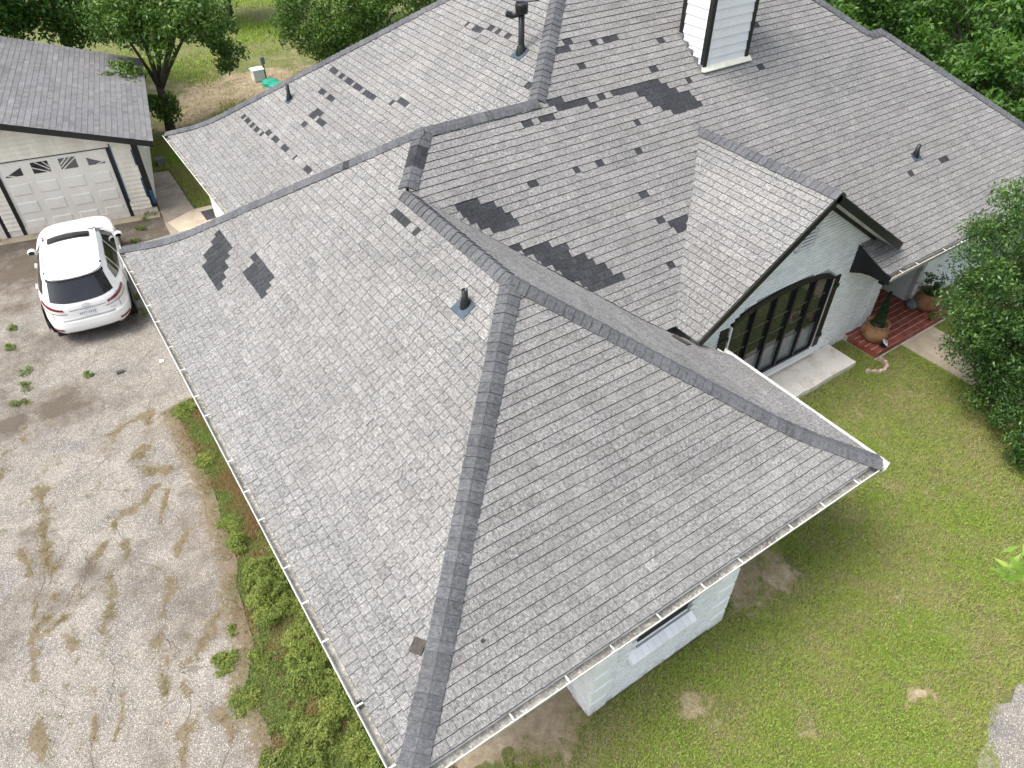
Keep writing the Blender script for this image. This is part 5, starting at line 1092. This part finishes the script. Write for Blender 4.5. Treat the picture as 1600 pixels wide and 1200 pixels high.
# pot plants
r = np.random.default_rng(80); n = 1500; h = r.random(n)**.8; a = r.random(n)*6.283; q = (.15*(1-h)+.012)*(.75+.25*r.random(n)); P = np.stack([13.86+q*np.cos(a), 3.38+q*np.sin(a), .52+h*.95], 1)
e = tag(empty('cone_shrub', (13.86, 3.38, .5)), 'narrow clipped cone shrub growing in the left porch pot', 'shrub'); V, F = leaf_mesh(P, .055, .2, .5, r); big('foliage', V, F, 'leaf_topiary', np.clip(r.normal(.5, .2, n), 0, 1), e); MB().tube([(13.86, 3.38, .5), (13.86, 3.38, 1.2)], [.02, .008], 6).build('stem', 'bark', e)
e = tag(empty('pot_shrub', (16.02, 3.42, .5)), 'leafy shrub spilling from the right porch pot', 'shrub'); P, T, K = crown_points((16.02, 3.42, .85), (.33, .33, .33), 16, 50, .12, r); V, F = leaf_mesh(P, .07, .3, .45, r); big('foliage', V, F, 'leaf_gloss', T, e); MB().tube([(16.02, 3.42, .5), (16.02, 3.42, .9)], [.02, .01], 6).build('stem', 'bark', e)
e = tag(empty('porch_weed', (15.75, 3.02, PT)), 'small pale leafy plant at the porch edge below the right pot', 'plant'); P, T, K = crown_points((15.75, 3.02, PT+.08), (.2, .1, .08), 7, 22, .07, r); V, F = leaf_mesh(P, .06, .4, .45, r); big('foliage', V, F, 'leaf_weed', T, e)

# weeds on the driveway and at the garage
WEED = [(-2.84, 15.28, 'low weed tuft left of the parked car door'), (-3.0, 14.5, 'weed tuft left of the rear wheel'), (-3.09, 12.31, 'green weed tuft in the crack behind the dark stain'), (-2.85, 12.75, 'weed tuft at the left below the car'), (-1.65, 12.48, 'small weed tuft on the concrete right behind the car'), (1.28, 19.05, 'leafy weed clump growing against the garage wall'), (.85, 18.5, 'small weed tuft on the dusty ground before the garage'), (.62, 17.9, 'weed tuft between car and garage wall'), (-2.86, 13.35, 'weed tuft left behind the car bumper'), (-2.7, 20.0, 'weed tuft between the two garage doors'), (-.05, 14.9, 'weed tuft under the gutter right of the car'), (-.1, 14.2, 'weed tuft under the gutter by the rear wheel')]
for k, (x, y, lb) in enumerate(WEED):
    r = np.random.default_rng(90+k); s = (.17 if k != 5 else .26)*(.7+.5*r.random()); e = tag(empty('weed', (x, y, 0)), lb, 'weed', 'weeds on the driveway'); P, T, K = crown_points((x, y, s*.35), (s, s, s*(.5 if k != 5 else 1.3)), 8, 30, s*.45, r)
    P[:, 2] = np.abs(P[:, 2])*.6+.01; V, F = leaf_mesh(P, .06, .4, .25, r); big('foliage', V, F, 'leaf_weed', T*.9, e)
# bushes in the bed along the driveway eave
BUSH = [(-.40, 4.45, .32, .40, 'yellow flecked bush under the gutter, middle of the bed'), (-.25, 3.5, .34, .45, 'taller bush close under the gutter in the lower bed'), (-.10, 2.4, .34, .38, 'bright small leaved bush at the lower end of the bed'), (-.12, 1.6, .30, .32, 'leafy bush under the gutter nearest the house corner'), (-.22, 10.1, .24, .12, 'low green clump at the upper end of the bed'), (-.30, 8.4, .18, .08, 'flat green weed by the driveway in the upper bed'), (-.38, 6.6, .22, .10, 'green clump above the wide part of the bed'), (-1.3, 4.05, .20, .07, 'weed runner creeping onto the concrete left of the lower bed'), (-1.25, 3.3, .22, .07, 'lower weed runner creeping onto the concrete')]
r = np.random.default_rng(118); N = 120000; y = .6+r.random(N)*5.6; x = bed_edge(y)-.30+r.random(N)*(1.1-bed_edge(y)); n1 = fbm(x*2.3+11, y*2.3+4, 4); n2 = fbm(x*6+2, y*6, 2)
ok = (n1+np.clip((x-bed_edge(y))*.35, -.2, .12)+.05*np.clip((5-y), -1, 1) > .47) & (n2 > .30); x, y, n1, n2 = x[ok], y[ok], n1[ok], n2[ok]
hh = np.clip((n1-.42)*1.3, .02, .40)*np.clip((x-bed_edge(y)+.35)*1.6, .2, 1)*(.5+n2); P = np.stack([x, y, hh*r.random(len(x))**.5+.01], 1)
V, F = leaf_mesh(P, .042, .6, .34, r); tag(big('bed_weeds', V, F, 'leaf_weed', np.clip(.15+.55*P[:, 2]/(hh+.02)+.6*(fbm(x*1.7, y*1.7+8)-.5)+r.normal(0, .2, len(x)), 0, 1)), 'low tangle of green and yellowish weeds filling the lower bed', 'weeds', kind='stuff')
for k, (x, y, rd, h, lb) in enumerate(BUSH):
    r = np.random.default_rng(120+k); e = tag(empty('weed_bush', (x, y, 0)), lb, 'bush', 'weedy bushes along the driveway eave'); h *= .75; P, T, K = crown_points((x, y, h*.4), (rd*1.15, rd*1.35, h*.6), int(60*rd/.4)+8, 60, .085, r, -.3, .1)
    P[:, 2] = np.abs(P[:, 2]); T = np.clip(T+.5*(fbm(P[:, 0]*4, P[:, 1]*4)-.5)+r.normal(0, .12, len(T)), 0, 1); T = np.clip(T+.12, 0, 1); V, F = leaf_mesh(P, .034, .6, .42, r); big('foliage', V, F, 'leaf_weed', T, e); m = MB()
    for q in K[:6]: m.tube([(x, y, -.02), q*.5+np.array((x, y, 0))*.5, q-(0, 0, .04)], [.008, .005, .002], 5)
    for q in range(2):
        a = r.random()*6.28; t = np.array((x+math.cos(a)*(rd+.12), y+math.sin(a)*(rd+.12), h*(.5+.5*r.random()))); m.tube([(x, y, .05), (t+np.array((x, y, h)))/2+(0, 0, .08), t], [.008, .005, .002], 4)
    m.build('stem', 'leaf_weed', e)

# grass
def blades(name, X, Y, hgt, wid, tint, mat, label, lean=.9, seed=1, z=0.):
    r = np.random.default_rng(seed); n = len(X); a = r.random(n)*6.283; l = hgt*(.6+.8*r.random(n)); t = lean*r.random(n)**.7*1.25
    d = np.stack([np.cos(a)*np.sin(t), np.sin(a)*np.sin(t), np.cos(t)], 1); s = np.stack([-np.sin(a), np.cos(a), np.zeros(n)], 1)*(wid*(.7+.6*r.random(n)))[:, None]*.5
    B = np.stack([X, Y, np.full(n, z-.012)], 1); V = np.stack([B-s, B+s, B+d*l[:, None]+s*.15], 1).reshape(-1, 3)
    return tag(big(name, V, np.arange(3*n).reshape(n, 3), mat, tint), label, 'grass', kind='stuff')
r = np.random.default_rng(200)
LAWN = [(2.2, -3.9), (6.9, -3.9), (7.4, -3.2), (8.2, -3.0), (9.2, -3.2), (14, -2.2), (17.5, 2.9), (15.72, 2.93), (15.75, -1.6), (14.45, -1.6), (14.42, 2.93), (13.5, 2.93), (13.44, 3.8), (12.88, 3.84), (12.86, 3.05), (7.6, 3.05), (7.6, .9), (5.6, .7), (5.58, .22), (2.8, .22), (2.7, .8), (1.4, .4)]
N = 560000; x, y = 1.4+r.random(N)*16, -3.9+r.random(N)*7.8
dist = np.sqrt((x-CAM[0])**2+(y-CAM[1])**2+110); ok = inpoly(x, y, LAWN) & (r.random(N) < np.clip((13.5/dist)**1.6, .2, 1)); x, y = x[ok], y[ok]
bar = bare_field(x, y)
g = fbm(x*1.1+3, y*1.1+9, 4); g2 = fbm(x*5, y*5+30, 2)
ok = r.random(len(x)) > bar*1.0+np.clip((.40-g2)*2.0, 0, .6); x, y, g, g2, bar = x[ok], y[ok], g[ok], g2[ok], bar[ok]
far = np.clip((x-8.5)/6, 0, 1)*.12+.30*np.exp(-((x-11)**2+(y-2.2)**2)/4)
tint = np.clip(.64+(g-.5)*.9+(g2-.5)*.7-far-bar*.5+r.normal(0, .30, len(x)), 0, 1)
sel = (r.random(len(x)) < np.clip(.22+(g-.45)*1.0, .08, .5)) & (bar < .3); cl = np.stack([x[sel], y[sel], .028+.03*r.random(sel.sum())], 1)
blades('lawn_grass', x, y, .055*(.7+.6*g2), .0125, tint, 'blade', 'patchy green lawn with dry spots in front of the house', seed=201)
V, F = leaf_mesh(cl, .026, 1.2, .7, r); tag(big('lawn_clover', V, F, 'clover', np.clip(r.normal(.5, .25, len(cl)), 0, 1)), 'small bright green leaves scattered through the lawn', 'ground cover', kind='stuff')
N = 60000; x, y = 1.9+r.random(N)*3.2, 17.5+r.random(N)*7.5; ok = ((x > 2.62) | (y > 22.15)) & (x < 4.6) & ~((x < 3.65) & (y < 18.85)); x, y = x[ok], y[ok]
blades('back_grass', x, y, .09*np.ones(len(x)), .016, np.clip(.62+(fbm(x*1.3, y*1.3)-.5)*1.4+r.normal(0, .16, len(x)), 0, 1), 'blade', 'bright green grass beside the path behind the house', seed=202)
N = 70000; x, y = 2.3+r.random(N)*13, 24+r.random(N)*18; dn = fbm(x*.5+7, y*.5+3, 4); near = np.exp(-((x-7.5)**2/16+(y-27.5)**2/9)); ok = r.random(N) < np.clip(.35+(dn-.5)*3-.25*near, .05, 1); x, y, near, dn = x[ok], y[ok], near[ok], dn[ok]
blades('field_grass', x, y, .14*np.ones(len(x)), .035, np.clip(.75-.75*near+(dn-.5)*1.6+r.normal(0, .14, len(x)), 0, 1), 'blade', 'rough grass and straw in the yard behind the house', seed=203)
# straw along the driveway cracks
PX, PY, PT_ = [], [], []
for w_, gr, L in STRIPS:
    for (x1, y1), (x2, y2) in zip(L[:-1], L[1:]):
        n = int(3600*w_*2*(math.hypot(x2-x1, y2-y1)+.05)); t = r.random(n)*1.1-.05; o_ = r.normal(0, w_*.5, n); vx, vy = x2-x1, y2-y1; q = math.hypot(vx, vy)
        px_, py_ = x1+vx*t-vy/q*o_, y1+vy*t+vx/q*o_; px_ = px_-.34*(fbm(px_*3+1, py_*3)-.5); py_ = py_-.34*(fbm(px_*3+40, py_*3+9)-.5); kk = r.random(n) < np.clip((fbm(px_*3.1+60, py_*3.1, 3)-.33)*5, .2, 1); PX.append(px_[kk]); PY.append(py_[kk]); gg = fbm(px_*3, py_*3); PT_.append((np.where(r.random(n) < gr*gg*2.2, .9, .32)+r.normal(0, .14, n))[kk])
ye = .8+r.random(9000)*9.6; xe = bed_edge(ye)-.10+r.normal(0, .11, 9000); ge = fbm(xe*3+4, ye*3); PX.append(xe[ge > .42]); PY.append(ye[ge > .42]); PT_.append((np.where(r.random(9000) < .35*ge, .9, .30)+r.normal(0, .12, 9000))[ge > .42])
for k in range(70):
    cx_, cy_ = -4.2+r.random()*3.4, 2.5+r.random()*10; nn = int(25+60*r.random()); PX.append(cx_+r.normal(0, .035, nn)); PY.append(cy_+r.normal(0, .05, nn)); PT_.append((.85 if r.random() < .35 else .3)+r.normal(0, .12, nn))
x, y, t = map(np.concatenate, (PX, PY, PT_)); blades('crack_straw', x, y, .055*np.ones(len(x)), .009, np.clip(t, 0, 1), 'straw', 'dry straw and grass tufts along the driveway cracks', 1.15, 204, .012)
# ground cover of the bed under the gutter
N = 95000; y = .3+r.random(N)*10.1; x = bed_edge(y)-.35+r.random(N)*(1.2-bed_edge(y)); ok = (r.random(N) < np.clip((x-bed_edge(y)+.30+.5*(fbm(x*3, y*3)-.5))*3, .0, 1)); x, y = x[ok], y[ok]; gg = fbm(x*2.2+5, y*2.2, 3); edge = np.exp(-((x-bed_edge(y)-.1)/.22)**2)
blades('bed_ground_cover', x, y, .065*np.ones(len(x)), .013, np.clip(.30+(gg-.45)*2.0+.35*edge*(gg > .45)+.12*(y < 5.6)+r.normal(0, .16, len(x)), 0, 1), 'bed_cover', 'reddish brown and green ground cover in the bed along the gutter', 1.0, 205)
